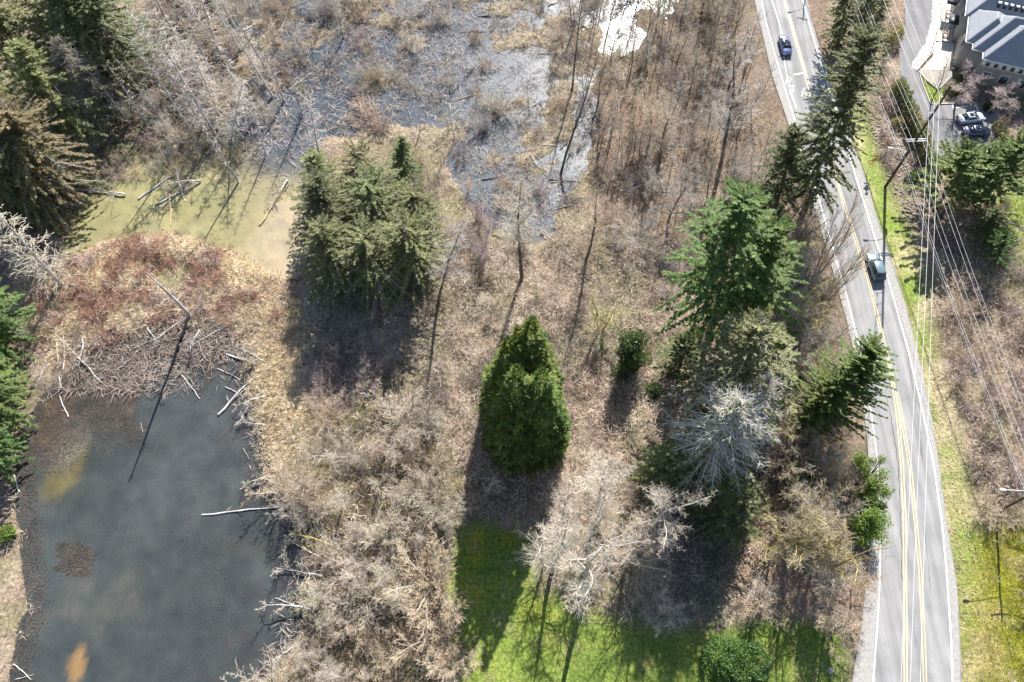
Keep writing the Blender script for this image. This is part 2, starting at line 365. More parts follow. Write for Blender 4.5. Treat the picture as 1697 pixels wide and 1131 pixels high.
def M_ground():
    m, nt, b = newmat('ground_soil', 0.95, 0.1)
    at = _n(nt, 'ShaderNodeAttribute', attribute_name='gcol')
    f1 = noise(nt, 2.2, 6); f2 = noise(nt, 9.0, 4)
    c = mixc(nt, 1.0, at.outputs['Color'], ramp(nt, f1, [(.28, (.42, .42, .42)), (.72, (1.5, 1.5, 1.5))]), 'MULTIPLY')
    c = mixc(nt, 1.0, c, ramp(nt, f2, [(.3, (.6, .6, .6)), (.7, (1.35, 1.35, 1.35))]), 'MULTIPLY')
    nt.links.new(c, b.inputs['Base Color'])
    bp = _n(nt, 'ShaderNodeBump'); bp.inputs['Strength'].default_value = .9; bp.inputs['Distance'].default_value = .12
    nt.links.new(f2, bp.inputs['Height']); nt.links.new(bp.outputs[0], b.inputs['Normal'])
    return m
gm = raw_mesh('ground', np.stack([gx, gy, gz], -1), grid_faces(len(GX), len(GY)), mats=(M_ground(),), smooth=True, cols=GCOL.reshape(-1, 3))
tag(link('ground', gm), kind='structure')

# ------------------------------------------------------------------ water
WZ = -0.35
def water_sheet(name, x0, x1, y0, y1, step, m, colf):
    ax = np.arange(x0, x1 + .01, step); ay = np.arange(y0, y1 + .01, step)
    a, b = np.meshgrid(ax, ay, indexing='ij')
    me = raw_mesh(name, np.stack([a, b, np.full(a.shape, WZ)], -1), grid_faces(len(ax), len(ay)), mats=(m,), smooth=True, cols=colf(a, b).reshape(-1, 3))
    return tag(link(name, me), kind='structure')
def M_water(name, rough, bump, bscale, frost=False, spec=.5):
    m, nt, b = newmat(name, rough, spec)
    b.inputs['IOR'].default_value = 1.33
    at = _n(nt, 'ShaderNodeAttribute', attribute_name='gcol')
    f = noise(nt, .35, 5); f2 = noise(nt, 3.0, 6)
    c = mixc(nt, 1.0, at.outputs['Color'], ramp(nt, f, [(.3, (.75, .78, .8)), (.7, (1.22, 1.18, 1.1))]), 'MULTIPLY')
    c = mixc(nt, 1.0, c, ramp(nt, f2, [(.35, (.92, .92, .92)), (.65, (1.07, 1.07, 1.07))]), 'MULTIPLY')
    if frost:                                           # thin broken ice with pale rime flecks
        fz = noise(nt, 5.5, 8, rough=.75)
        c = mixc(nt, ramp(nt, fz, [(.56, (0, 0, 0)), (.72, (.42, .42, .42))]), c, (.42, .46, .50))
        nt.links.new(ramp(nt, fz, [(.4, (rough,) * 3), (.65, (rough + .25,) * 3)]), b.inputs['Roughness'])
    nt.links.new(c, b.inputs['Base Color'])
    bp = _n(nt, 'ShaderNodeBump'); bp.inputs['Strength'].default_value = bump; bp.inputs['Distance'].default_value = .05
    nt.links.new(noise(nt, bscale, 4), bp.inputs['Height']); nt.links.new(bp.outputs[0], b.inputs['Normal'])
    return m
def blob(a, b, px, py, rx, ry, seed, ragged=.8):
    c = W(px, py); sc = CAM_H / FPX * 1.08
    d = np.hypot((a - c[0]) / (rx * sc), (b - c[1]) / (ry * sc * 1.12)) + (fbm(a, b, 3.4, seed, 6) - .5) * ragged * 1.5
    return 1 - sstep(.65, 1.1, d)
def pond_col(a, b):
    n = fbm(a, b, 9, 71); k = fbm(a, b, 1.6, 77)
    col = np.ones(a.shape + (1,)) * np.array((.043, .050, .050))
    def put(mk, c): nonlocal col; col = col * (1 - mk[..., None]) + np.array(c) * mk[..., None]
    put(sstep(.45, .7, n) * .6, (.062, .070, .070))
    put(sstep(.5, .62, k) * sstep(-26, -40, a * 1.0 + 0 * b) * 0.0, (0, 0, 0))
    px, py = 848.5 + FPX * a / (b * CT + CAM_H * ST), 565.5 - FPX * (b * ST - CAM_H * CT) / (b * CT + CAM_H * ST)
    put(sstep(250, 420, px) * sstep(.40, .62, k) * .55, (.043, .038, .040))
    put(blob(a, b, 110, 770, 38, 60, 5) * .5, (.16, .125, .045)); put(blob(a, b, 85, 700, 30, 40, 6) * .7, (.15, .10, .05))
    put(blob(a, b, 105, 685, 28, 16, 16) * .8, (.16, .085, .025))
    put(blob(a, b, 118, 735, 30, 45, 8) * .45, (.16, .15, .14))
    put(blob(a, b, 126, 1096, 19, 34, 9, 1.5) * .8, (.25, .15, .065))
    put(blob(a, b, 170, 1000, 70, 40, 10) * .4, (.085, .08, .068))
    return col
water_sheet('pond_water', -78, -20, 4, 58.4, .6, M_water('turbid_pond_water', .10, .05, 2.5), pond_col)
def marsh_col(a, b):
    px, py = 848.5 + FPX * a / (b * CT + CAM_H * ST), 565.5 - FPX * (b * ST - CAM_H * CT) / (b * CT + CAM_H * ST)
    jj = (fbm(a, b, 9, 51) - .5) * 150
    w = sstep(455, 395, px + jj * .6 - (py - 300) * .75) * sstep(190, 250, py + jj * .5)
    w = np.maximum(w, ((py > 285) & (px < 540)).astype(float)); w = blur(w, 3)
    n = fbm(a, b, 7, 61); k = fbm(a, b, 2, 66)
    ice = np.ones(a.shape + (1,)) * np.array((.044, .055, .072)) * (1 - sstep(.4, .7, n)[..., None]) + np.array((.062, .074, .092)) * sstep(.4, .7, n)[..., None]
    alg = np.ones(a.shape + (1,)) * np.array((.235, .215, .11))
    t = sstep(330, 470, px)[..., None]; alg = alg * (1 - t) + np.array((.31, .25, .17)) * t
    dk = sstep(.5, .68, n)[..., None] * .6; alg = alg * (1 - dk) + np.array((.185, .17, .08)) * dk
    dk = (sstep(295, 245, py) * .8)[..., None]; alg = alg * (1 - dk) + np.array((.12, .105, .045)) * dk
    return ice * (1 - w[..., None]) + alg * w[..., None]
water_sheet('marsh_water', -92, 34, 58.4, 146.4, .8, M_water('algae_and_ice_water', .21, .10, 1.6, True, .38), marsh_col)

# ------------------------------------------------------------------ road, markings, car park, pavement
def ribbon(name, A, B, z, m, kind='structure', parent=None):
    n = len(A); V = np.concatenate([A, B]); V[:, 2] = z
    k = np.arange(n - 1)
    me = raw_mesh(name, V, np.stack([k, k + n, k + n + 1, k + 1], 1), mats=(m,))
    o = link(name, me, parent)
    if kind: o['kind'] = kind
    return o
def line_ribbon(name, tab, y0, y1, width, z, m, off=0.0, parent=None, kind='structure', worn=None):
    p = strip_pts(tab, y0, y1, 8)
    d = np.gradient(p[:, :2], axis=0); d /= np.linalg.norm(d, axis=1, keepdims=True)
    nrm = np.stack([-d[:, 1], d[:, 0], np.zeros(len(d))], 1)
    return ribbon(name, p + nrm * (off - width / 2), p + nrm * (off + width / 2), z, m, kind, parent)
def M_asphalt(name, col, var=.14):
    m, nt, b = newmat(name, .9, .12)
    f1 = noise(nt, .25, 5); f2 = noise(nt, 14, 3)
    c = ramp(nt, f1, [(.3, tuple(k * (1 - var) for k in col)), (.7, tuple(k * (1 + var) for k in col))])
    c = mixc(nt, 1.0, c, ramp(nt, f2, [(.3, (.82, .82, .82)), (.7, (1.16, 1.16, 1.16))]), 'MULTIPLY')
    st = _n(nt, 'ShaderNodeTexNoise'); st.inputs['Scale'].default_value = 1.0; st.inputs['Detail'].default_value = 3
    tc = _n(nt, 'ShaderNodeTexCoord'); mp = _n(nt, 'ShaderNodeMapping'); mp.inputs['Scale'].default_value = (1.1, .05, 1); mp.inputs['Rotation'].default_value = (0, 0, math.radians(-6))
    nt.links.new(tc.outputs['Object'], mp.inputs['Vector']); nt.links.new(mp.outputs[0], st.inputs['Vector'])
    c = mixc(nt, 1.0, c, ramp(nt, st.outputs['Fac'], [(.32, (.78, .78, .79)), (.68, (1.14, 1.13, 1.12))]), 'MULTIPLY')
    nt.links.new(c, b.inputs['Base Color'])
    return m
m_asph = M_asphalt('worn_grey_asphalt', (.25, .245, .24)); m_asph2 = M_asphalt('car_park_asphalt', (.20, .195, .195))
m_white = M_plain('white_road_paint', (.66, .66, .64), .6, .3, var=.08, scale=2); m_yellow = M_plain('yellow_road_paint', (.55, .43, .25), .6, .3, var=.15, scale=2)
m_tar = M_plain('crack_filler', (.05, .05, .052), .7, .2)
ribbon('road', ROADL, ROADR, 0.004, m_asph)
m_shl = M_plain('gritty_shoulder', (.29, .275, .255), .92, .1, var=.2, scale=2.5, bump=.2)
def shoulder(edge, line, off):
    a, b = strip_pts(edge, -400, 1400, 10), strip_pts(line, -400, 1400, 10); a[:, 0] += rs0.uniform(-.14, .14, len(a)) - np.sign(off) * .12; b[:, 0] += off
    ribbon('road_shoulder', a, b, .007, m_shl)
rs0 = np.random.RandomState(14); shoulder(R_RIGHT, L_RIGHT, .2); shoulder(R_LEFT, L_LEFT, -.18)
# wheel-worn gravelly shoulder on both edges is the ground itself; lane lines follow
line_ribbon('edge_line', L_LEFT, -400, 1400, .17, .010, m_white); line_ribbon('edge_line', L_RIGHT, -400, 1400, .22, .010, m_white)
line_ribbon('lane_line', L_INNER, -400, 180, .16, .010, m_white)
for off in (-.17, .17):
    line_ribbon('centre_line', Y_LEFT, -400, 1400, .16, .010, m_yellow, off)
    line_ribbon('centre_line', Y_RIGHT, 650, 1400, .14, .014, m_yellow, off)
rs = np.random.RandomState(3)
CRK = [(640,1466.5),(698,1478),(751,1486),(812,1491),(900,1494),(960,1495)]
def crack(tab, y0, y1, w, jig):
    p = strip_pts(tab, y0, y1, 5); p[:, 0] += rs.uniform(-jig, jig, len(p))
    ww = rs.uniform(.4, 1, (len(p), 1)) * w * np.array([[1, 0, 0]])
    ribbon('road_crack', p - ww, p + ww, .018, m_tar)
crack(CRK, 620, 960, .05, .12); crack([(560,1502),(610,1507),(700,1522),(760,1529)], 580, 760, .035, .1)
crack([(850,1529),(950,1540),(1000,1543)], 880, 980, .03, .06)

def road_mark(name, polys, m=m_white, z=.012):
    g = Geo()
    for poly in polys:
        P = WA(poly); P[:, 2] = z; n = len(P)
        if n == 4: g.add(P, Q=[(0, 1, 2, 3)])
        else: g.add(P, T=[(0, i, i + 1) for i in range(1, n - 1)])
    return tag(link(name, g.mesh(name, m)), kind='structure')
def stroke(pts, w):
    r = []
    for (a, b), (c, d) in zip(pts[:-1], pts[1:]):
        L = math.hypot(c - a, d - b); nx, ny = -(d - b) / L * w / 2, (c - a) / L * w / 2
        r.append([(a + nx, b + ny), (c + nx, d + ny), (c - nx, d - ny), (a - nx, b - ny)])
    return r
circ = lambda cx, cy, rx, ry: [(cx + rx * math.cos(t * math.pi / 5), cy + ry * math.sin(t * math.pi / 5)) for t in range(11)]
road_mark('bicycle_marking', stroke(circ(1307, 132, 3.6, 3.4), 1.3) + stroke([(1303, 134), (1303, 140)], 1.4) + stroke([(1305.5, 143.5), (1317, 142.5)], 1.4)
          + stroke([(1314, 143), (1315, 152)], 1.6) + stroke([(1308, 149), (1310, 157), (1313, 163), (1314, 168)], 1.6) + stroke([(1308, 155), (1313, 151.5)], 1.2), z=.02)
road_mark('lane_marking', stroke([(1315, 124), (1331, 121.5)], 2.2) + stroke([(1329, 160), (1330, 153), (1333, 146)], 1.4) + stroke([(1329, 152), (1334, 155), (1337, 158), (1335, 161)], 1.7), z=.02)
# car park
def flat_poly(name, poly, z, m, thick=0.0, kind='structure', parent=None):
    import bmesh
    bm = bmesh.new(); P = WA(poly)
    vs = [bm.verts.new((p[0], p[1], z)) for p in P]; f = bm.faces.new(vs)
    if f.normal.z < 0: f.normal_flip()
    bmesh.ops.triangulate(bm, faces=bm.faces[:])
    if thick:
        r = bmesh.ops.extrude_face_region(bm, geom=bm.faces[:])
        bmesh.ops.translate(bm, verts=[e for e in r['geom'] if isinstance(e, bmesh.types.BMVert)], vec=(0, 0, -thick))
        bmesh.ops.recalc_face_normals(bm, faces=bm.faces[:])
    me = bpy.data.meshes.new(name); bm.to_mesh(me); bm.free(); me.materials.append(m)
    o = link(name, me, parent)
    if kind: o['kind'] = kind
    return o
flat_poly('car_park', P_PARK, .0, m_asph2)
m_conc = M_plain('pale_concrete', (.55, .50, .43), .8, .2, var=.08, scale=1.2); m_kerb = M_plain('kerb_concrete', (.42, .40, .37), .8, .2, var=.1)
flat_poly('pavement', P_WALK, .10, M_plain('joint_concrete', (.30, .27, .23), .85, .2), .25)
for i, (a, b, c, d, e, f, g, h) in enumerate([
        (1563,-40,1581,-40,1580,-8,1561,-8),(1582,-40,1603,-40,1601,-8,1581,-8),(1561,-7,1580,-7,1579,14,1560,14),(1581,-7,1600,-7,1597,14,1580,14),
        (1560,15,1578.5,15,1577,34,1558,34),(1579.5,15,1596,15,1591,34,1578,34),(1558,35,1572,35,1571,48,1556,48),(1573,35,1590,35,1586,48,1572,48),
        (1556,49,1571,49,1568,69,1551,69),(1572,49,1586,49,1582,72,1569,70)]):
    o = flat_poly('slab', [(a,b),(c,d),(e,f),(g,h)], .135, m_conc, .05, None, bpy.data.objects['pavement'])
flat_poly('slab', [(1550,71),(1581,73),(1579,98),(1560,118),(1541,117),(1526,118),(1545,97)], .135, m_conc, .05, None, bpy.data.objects['pavement'])
def kerb(pts, w=.16, z0=-.05, z1=.14):
    P = WA(pts); g = Geo()
    d = np.gradient(P[:, :2], axis=0); d /= np.linalg.norm(d, axis=1, keepdims=True); nr = np.stack([-d[:, 1], d[:, 0], 0 * d[:, 0]], 1) * w / 2
    A, B = P - nr, P + nr; n = len(P); V = np.concatenate([A + (0, 0, z0), A + (0, 0, z1), B + (0, 0, z1), B + (0, 0, z0)])
    Q = [(i + a * n, i + 1 + a * n, i + 1 + (a + 1) * n, i + (a + 1) * n) for a in range(3) for i in range(n - 1)]
    return tag(link('kerb', g.add(V, Q).mesh('kerb', m_kerb)), kind='structure')
kerb([(1560,-60),(1558.5,0),(1557,40),(1545,88),(1530,105),(1519,118)])
kerb([(1524,124),(1531,146),(1541,171)]); kerb([(1541,172.5),(1560,173),(1590,172),(1617,171),(1622,185)])
kerb([(1640,240),(1645,258),(1649,266)])
for x0, y0, x1, y1 in [(1577,163,1580,181),(1616,172,1621,188),(1581,179,1603,177),(1631,244,1639.5,258)]:
    road_mark('bay_line', stroke([(x0, y0), (x1, y1)], 1.3), z=.008)
# ------------------------------------------------------------------ plant generators
UP = np.array((0, 0, 1.0))
def nrmz(v): return v / (math.sqrt(v[0] * v[0] + v[1] * v[1] + v[2] * v[2]) + 1e-9)
def rotvec(d, ang, az):
    a = np.array((1., 0, 0)) if abs(d[2]) > .8 else UP
    u = nrmz(np.cross(d, a)); w = np.cross(d, u)
    return nrmz(d * math.cos(ang) + (u * math.cos(az) + w * math.sin(az)) * math.sin(ang))
class Wood:
    def __init__(s): s.d = {}
    def seg(s, l, p, q, r0, r1): s.d.setdefault(l, []).append((*p, *q, r0, r1))
    def geo(s, g, levels, n, rng, rmin=0.0, m=0):
        for l in levels:
            if l in s.d:
                a = np.array(s.d[l]); g.tubes(a[:, 0:3], a[:, 3:6], np.maximum(a[:, 6], rmin), np.maximum(a[:, 7], rmin), n, rng, m)
        return g
def grow(R, Wd, p, d, L, r, lvl, cf):
    c = cf[lvl]; n = c['n']; sl = L / n; az = R.uniform(0, 6.28); last = lvl == len(cf) - 1
    for i in range(n):
        jit = np.array((R.gauss(0, 1), R.gauss(0, 1), R.gauss(0, 1))) * c.get('wob', .12)
        d = nrmz(d + jit + UP * c.get('up', 0.0))
        q = p + d * sl
        k0, k1 = 1 - i / n * c.get('tap', .8), 1 - (i + 1) / n * c.get('tap', .8)
        Wd.seg(lvl, p, q, r * k0, r * k1)
        if not last and (i + 1) / n > c.get('start', .2):
            kids = c['kids']; m = int(kids) + (R.random() < kids - int(kids))
            for _ in range(m):
                az += 2.4 + R.uniform(-.5, .5)
                cd = rotvec(d, c['ang'] + R.uniform(-.2, .2), az)
                t = R.random(); LL = L * c['ratio'] * (1 - c.get('cone', .5) * (i / n)) * R.uniform(.65, 1.15)
                grow(R, Wd, p + (q - p) * t, cd, LL, max(r * k1 * c.get('rr', .5), .006), lvl + 1, cf)
        p = q
M_bark = M_tint('grey_bark', [(0, (.16, .14, .12)), (.5, (.25, .22, .19)), (1, (.36, .33, .30))], objvar=.15)
M_twig = {
 'pale': M_tint('pale_lichen_twigs', [(0, (.40, .33, .25)), (.5, (.54, .465, .37)), (1, (.66, .595, .50))], objvar=.10, hue=.012),
 'tan': M_tint('tan_twigs', [(0, (.34, .245, .16)), (.5, (.51, .395, .28)), (1, (.65, .54, .41))], objvar=.15, hue=.012),
 'grey': M_tint('grey_twigs', [(0, (.37, .32, .275)), (.5, (.52, .47, .42)), (1, (.66, .61, .56))], objvar=.15, hue=.012),
 'red': M_tint('reddish_twigs', [(0, (.34, .17, .125)), (.5, (.48, .275, .21)), (1, (.58, .40, .32))], objvar=.18, hue=.012),
 'mauve': M_tint('mauve_twigs', [(0, (.30, .22, .205)), (.5, (.45, .35, .33)), (1, (.58, .48, .455))], objvar=.15, hue=.015),
 'olive': M_tint('mossy_twigs', [(0, (.26, .22, .115)), (.5, (.42, .37, .22)), (1, (.56, .50, .35))], objvar=.15, hue=.012),
 'dark': M_tint('dark_twigs', [(0, (.15, .115, .095)), (.5, (.26, .205, .175)), (1, (.38, .325, .285))], objvar=.2, hue=.012),
 'pink': M_tint('pinkish_twigs', [(0, (.44, .35, .34)), (.5, (.57, .475, .465)), (1, (.68, .59, .58))], objvar=.05, hue=.005),
 'orange': M_tint('orange_twigs', [(0, (.33, .20, .08)), (.5, (.50, .34, .16)), (1, (.6, .45, .27))], objvar=.15, hue=.01),
}
M_barkc = {
 'pale': M_tint('pale_bark', [(0, (.42, .38, .33)), (1, (.64, .60, .54))], objvar=.1), 'dark': M_tint('dark_bark', [(0, (.075, .06, .05)), (1, (.16, .135, .115))], objvar=.1),
 'grey': M_bark, 'mossy': M_tint('mossy_bark', [(0, (.22, .165, .07)), (.5, (.42, .35, .11)), (1, (.58, .50, .16))], objvar=.1, clump=.6, cscale=1.2),
 'dead': M_tint('weathered_wood', [(0, (.32, .29, .27)), (.5, (.46, .43, .41)), (1, (.60, .57, .545))], objvar=.14, hue=.008),
 'brown': M_tint('brown_wood', [(0, (.13, .095, .07)), (.5, (.24, .18, .13)), (1, (.36, .29, .22))], objvar=.2, hue=.01),
}
def proto_pair(kind, seed, cf, h, r, stems=1, fan=0.0, tr_levels=(0, 1), rmin=(.02, .013), first=None):
    """trunk mesh and crown mesh of one leafless plant (several stems possible)"""
    R = random.Random(seed); rng = np.random.RandomState(seed); wd = Wood()
    for k in range(stems):
        az = k * 2.399 + R.uniform(-.4, .4); tl = fan * math.sqrt((k + .5) / stems) if stems > 1 else fan * R.random() * .3
        d = nrmz(np.array((math.cos(az) * math.sin(tl), math.sin(az) * math.sin(tl), math.cos(tl))))
        p = np.array((math.cos(az), math.sin(az), 0)) * (.12 * stems ** .5 * (stems > 1) * h * .06) - UP * .25
        grow(R, wd, p, d, h * R.uniform(.8, 1.08), r * R.uniform(.8, 1.1), 0, cf)
    g0 = wd.geo(Geo(), tr_levels, 5, rng, rmin[0]); g1 = wd.geo(Geo(), [l for l in wd.d if l not in tr_levels], 3, rng, rmin[1])
    return g0, g1
PROTO = {}
def P_bare(kind, count, cf, **kw):
    PROTO[kind] = []
    for i in range(count):
        g0, g1 = proto_pair(kind, 100 + i * 7 + hash_(kind), cf, **kw)
        PROTO[kind].append((g0, g1))
def hash_(s): return sum(ord(c) * (i + 3) for i, c in enumerate(s)) % 997
L_ = lambda **k: k
P_bare('alder', 5, [L_(n=9, wob=.05, up=.12, tap=.85, kids=2.3, start=.28, ang=.85, ratio=.36, cone=.55, rr=.42), L_(n=5, wob=.13, up=.10, kids=1.8, start=.1, ang=.7, ratio=.5, rr=.5),
    L_(n=3, wob=.16, up=.05, kids=1.6, start=.1, ang=.7, ratio=.6), L_(n=2, wob=.15, up=.03)], h=10, r=.15, fan=.12, rmin=(.026, .008))
P_bare('slim', 4, [L_(n=9, wob=.04, up=.1, tap=.85, kids=1.7, start=.35, ang=.6, ratio=.24, cone=.4, rr=.4), L_(n=4, wob=.12, up=.12, kids=1.7, start=.1, ang=.6, ratio=.5),
    L_(n=2, wob=.16, up=.05, kids=1.6, start=0, ang=.6, ratio=.6), L_(n=2, wob=.15)], h=11, r=.11, fan=.15, rmin=(.018, .008))
P_bare('spread', 3, [L_(n=6, wob=.06, up=.1, tap=.5, kids=3.0, start=.3, ang=.95, ratio=.62, cone=.25, rr=.55), L_(n=6, wob=.14, up=.07, kids=1.9, start=.15, ang=.75, ratio=.45, rr=.5),
    L_(n=4, wob=.17, up=.04, kids=1.7, start=.1, ang=.75, ratio=.5), L_(n=2, wob=.2, kids=1.2, start=0, ang=.7, ratio=.6), L_(n=1, wob=.1)], h=9, r=.2, fan=.1, rmin=(.034, .0078))
P_bare('tall', 3, [L_(n=12, wob=.035, up=.12, tap=.85, kids=2.3, start=.4, ang=.8, ratio=.22, cone=.45, rr=.4), L_(n=6, wob=.12, up=.10, kids=1.8, start=.1, ang=.7, ratio=.45, rr=.5),
    L_(n=4, wob=.16, up=.05, kids=1.7, start=.1, ang=.7, ratio=.55), L_(n=2, wob=.15, up=.03, kids=1.0, start=0, ang=.6, ratio=.6), L_(n=1)], h=20, r=.22, fan=.1, rmin=(.018, .008))
P_bare('grand', 3, [L_(n=7, wob=.05, up=.12, tap=.6, kids=2.4, start=.5, ang=.8, ratio=.46, cone=.15, rr=.6), L_(n=7, wob=.13, up=.08, kids=1.9, start=.15, ang=.75, ratio=.42, rr=.55),
    L_(n=5, wob=.15, up=.04, kids=1.7, start=.1, ang=.75, ratio=.5), L_(n=3, wob=.18, kids=1.0, start=0, ang=.7, ratio=.55), L_(n=2, wob=.15)], h=20, r=.26, fan=.1, rmin=(.045, .0125))
P_bare('maple', 3, [L_(n=5, wob=.12, up=.08, tap=.5, kids=2.3, start=.25, ang=.85, ratio=.75, cone=.2, rr=.6), L_(n=6, wob=.24, up=.05, kids=1.5, start=.2, ang=.8, ratio=.5, rr=.6),
    L_(n=5, wob=.26, up=.02, kids=1.4, start=.1, ang=.8, ratio=.5), L_(n=3, wob=.25, up=.02, kids=.6, start=0, ang=.8, ratio=.55), L_(n=1, wob=.2)], h=10, r=.26, stems=2, fan=.5, rmin=(.06, .014))
P_bare('poplar', 2, [L_(n=8, wob=.05, up=.1, tap=.85, kids=3.0, start=.15, ang=.42, ratio=.42, cone=.5, rr=.4), L_(n=5, wob=.1, up=.1, kids=1.8, start=.1, ang=.4, ratio=.45),
    L_(n=3, wob=.12, up=.06, kids=1.4, start=0, ang=.5, ratio=.5), L_(n=2, wob=.12)], h=11, r=.15, stems=3, fan=.25)
P_bare('round', 4, [L_(n=5, wob=.1, up=.03, tap=.75, kids=2.2, start=.15, ang=.6, ratio=.5, cone=.3, rr=.5), L_(n=4, wob=.14, up=.02, kids=2.0, start=.1, ang=.6, ratio=.5),
    L_(n=2, wob=.16, kids=1.8, start=0, ang=.6, ratio=.6), L_(n=2, wob=.15)], h=3.6, r=.06, stems=8, fan=1.0, tr_levels=(0,), rmin=(.028, .0085))
P_bare('willow', 4, [L_(n=5, wob=.12, up=.05, tap=.8, kids=2.2, start=.1, ang=.5, ratio=.45, rr=.5), L_(n=3, wob=.15, up=.03, kids=2.2, start=0, ang=.55, ratio=.55),
    L_(n=2, wob=.15)], h=3.2, r=.04, stems=14, fan=1.1, tr_levels=(0,), rmin=(.014, .0085))
P_bare('bush', 3, [L_(n=4, wob=.16, up=.02, tap=.7, kids=2.4, start=0, ang=.7, ratio=.5, rr=.6), L_(n=3, wob=.2, up=0, kids=2.2, start=0, ang=.7, ratio=.6),
    L_(n=2, wob=.2)], h=1.7, r=.025, stems=20, fan=1.35, tr_levels=(0,), rmin=(.011, .008))
P_bare('snag', 4, [L_(n=12, wob=.012, up=.03, tap=.85, kids=4.2, start=.15, ang=1.45, ratio=.10, cone=.6, rr=.22), L_(n=3, wob=.16, up=-.05, kids=1.3, start=.1, ang=.7, ratio=.5),
    L_(n=2, wob=.2, up=-.05)], h=18, r=.2, fan=0, tr_levels=(0,), rmin=(.04, .017))
P_bare('whisker', 3, [L_(n=14, wob=.01, up=.03, tap=.85, kids=6.5, start=.1, ang=1.45, ratio=.18, cone=.7, rr=.2), L_(n=4, wob=.12, up=-.06, kids=1.7, start=.1, ang=.7, ratio=.45),
    L_(n=2, wob=.2, up=-.04)], h=15, r=.17, fan=0, tr_levels=(0,), rmin=(.04, .017))
P_bare('pole', 3, [L_(n=8, wob=.03, up=.02, tap=.75, kids=1.0, start=.3, ang=1.2, ratio=.09, cone=.3, rr=.3), L_(n=2, wob=.2, kids=.8, start=.2, ang=.7, ratio=.5), L_(n=1)], h=9, r=.12, tr_levels=(0,), rmin=(.035, .016))
P_bare('deadtree', 3, [L_(n=7, wob=.09, up=.05, tap=.8, kids=1.6, start=.2, ang=.85, ratio=.38, cone=.4, rr=.45), L_(n=4, wob=.2, up=.03, kids=1.6, start=.1, ang=.75, ratio=.5), L_(n=2, wob=.2, kids=1.1, start=0, ang=.7, ratio=.6), L_(n=1)],
    h=6, r=.13, stems=1, fan=.3, tr_levels=(0,), rmin=(.03, .016))

# needle trees ------------------------------------------------------
def gen_fir(seed, h, rb, start=.12, step=.5, nb=5, prof=.75, droop=.25, tilt=.15, leaf=(.75, .24), dens=1.0, gap=.1, tip=1.3, lean=(0, 0), bare=0.0, trunk_r=None, twiggy=0, asym=None, brr=1.0, topdead=False):
    R = random.Random(seed); rng = np.random.RandomState(seed); wd = Wood(); P = []; D = []; Ls = []
    tr = trunk_r or h * .013
    ax = lambda z: np.array((lean[0] * z / h, lean[1] * z / h, z))
    n = 14
    for i in range(n): wd.seg(0, ax(h * i / n - (.3 if i == 0 else 0)), ax(h * (i + 1) / n), tr * (1 - .93 * i / n), tr * (1 - .93 * (i + 1) / n))
    z = h * start
    while z < h * .99:
        f = (z / h - start) / (1 - start)
        reach = rb * (1 - f) ** prof * (.55 + .45 * sstep(0, .15, f)) + .25
        for b in range(nb):
            if R.random() < gap: continue
            az = R.uniform(0, 6.283); L = reach * R.uniform(.6, 1.15)
            if asym: L *= 1 + asym[1] * math.cos(az - asym[0])
            el = tilt + .5 * f ** 2 + R.gauss(0, .1 if not topdead else .28)
            d = np.array((math.cos(az) * math.cos(el), math.sin(az) * math.cos(el), math.sin(el)))
            p = ax(z + R.uniform(-.25, .25)); ns = max(3, int(L / .55)); sl = L / ns; 
            dead = R.random() < bare * (.55 + f if topdead else 1.3 - f)
            r0 = max(.02, L * .012) * (brr if dead else 1)
            for k in range(ns):
                t = k / ns
                d = nrmz(d + np.array((R.gauss(0, .06), R.gauss(0, .06), -droop * .22 + .18 * droop * (t > .6))))
                q = p + d * sl
                wd.seg(1, p, q, r0 * (1 - t * .8), r0 * (1 - (t + 1 / ns) * .8))
                side = nrmz(np.cross(d, UP))
                if t > .12 or f > .6:
                    for s in (-1, 1):
                        m = dens * (1.0 if not dead else .12)
                        cnt = int(m) + (R.random() < m - int(m))
                        for _ in range(cnt):
                            a = R.uniform(.45, 1.05); w = (1 - t * .45)
                            dd = nrmz(d * math.cos(a) + side * s * math.sin(a) + UP * R.uniform(-.35, .12))
                            P.append(p + (q - p) * R.random()); D.append(dd); Ls.append(leaf[0] * w * R.uniform(.6, 1.2) * min(1, .45 + L / 4))
                        for _ in range((int(twiggy) + (R.random() < twiggy - int(twiggy))) * (2 if dead else 1)):
                            a = R.uniform(.5, 1.0); dd = nrmz(d * math.cos(a) + side * s * math.sin(a) + UP * R.uniform(-.3, .1)); e = p + dd * sl * R.uniform(.6, 1.6)
                            wd.seg(2, p, e, .018, .012)
                p = q
            if not dead: P.append(p - d * sl * .3); D.append(d); Ls.append(leaf[0] * .9)
        z += step * R.uniform(.7, 1.2) * (1 - .45 * f)
    for k in range(int(8 * tip)):
        P.append(ax(h * (.97 - .01 * k))); a = R.uniform(0, 6.28); D.append(np.array((math.cos(a) * .5, math.sin(a) * .5, .6))); Ls.append(.5)
    P = np.array(P); D = np.array(D); Ls = np.array(Ls)
    g0 = wd.geo(Geo(), (0,), 7, rng, .03); wd.geo(g0, (1, 2), 3, rng, .016)
    g1 = Geo()
    if len(P):
        sd = np.cross(D, UP); sd /= np.linalg.norm(sd, axis=1, keepdims=True) + 1e-9
        tn = rng.rand(len(P))
        for k, (o, ll) in enumerate(((0, 1.0), (.55, .75), (-.55, .75))):
            g1.leaves(P, D + sd * o + rng.normal(0, .12, D.shape), Ls * ll, Ls * leaf[1] / leaf[0], rng, .86, np.clip(tn + rng.normal(0, .15, len(P)), 0, 1))
    return g0, g1
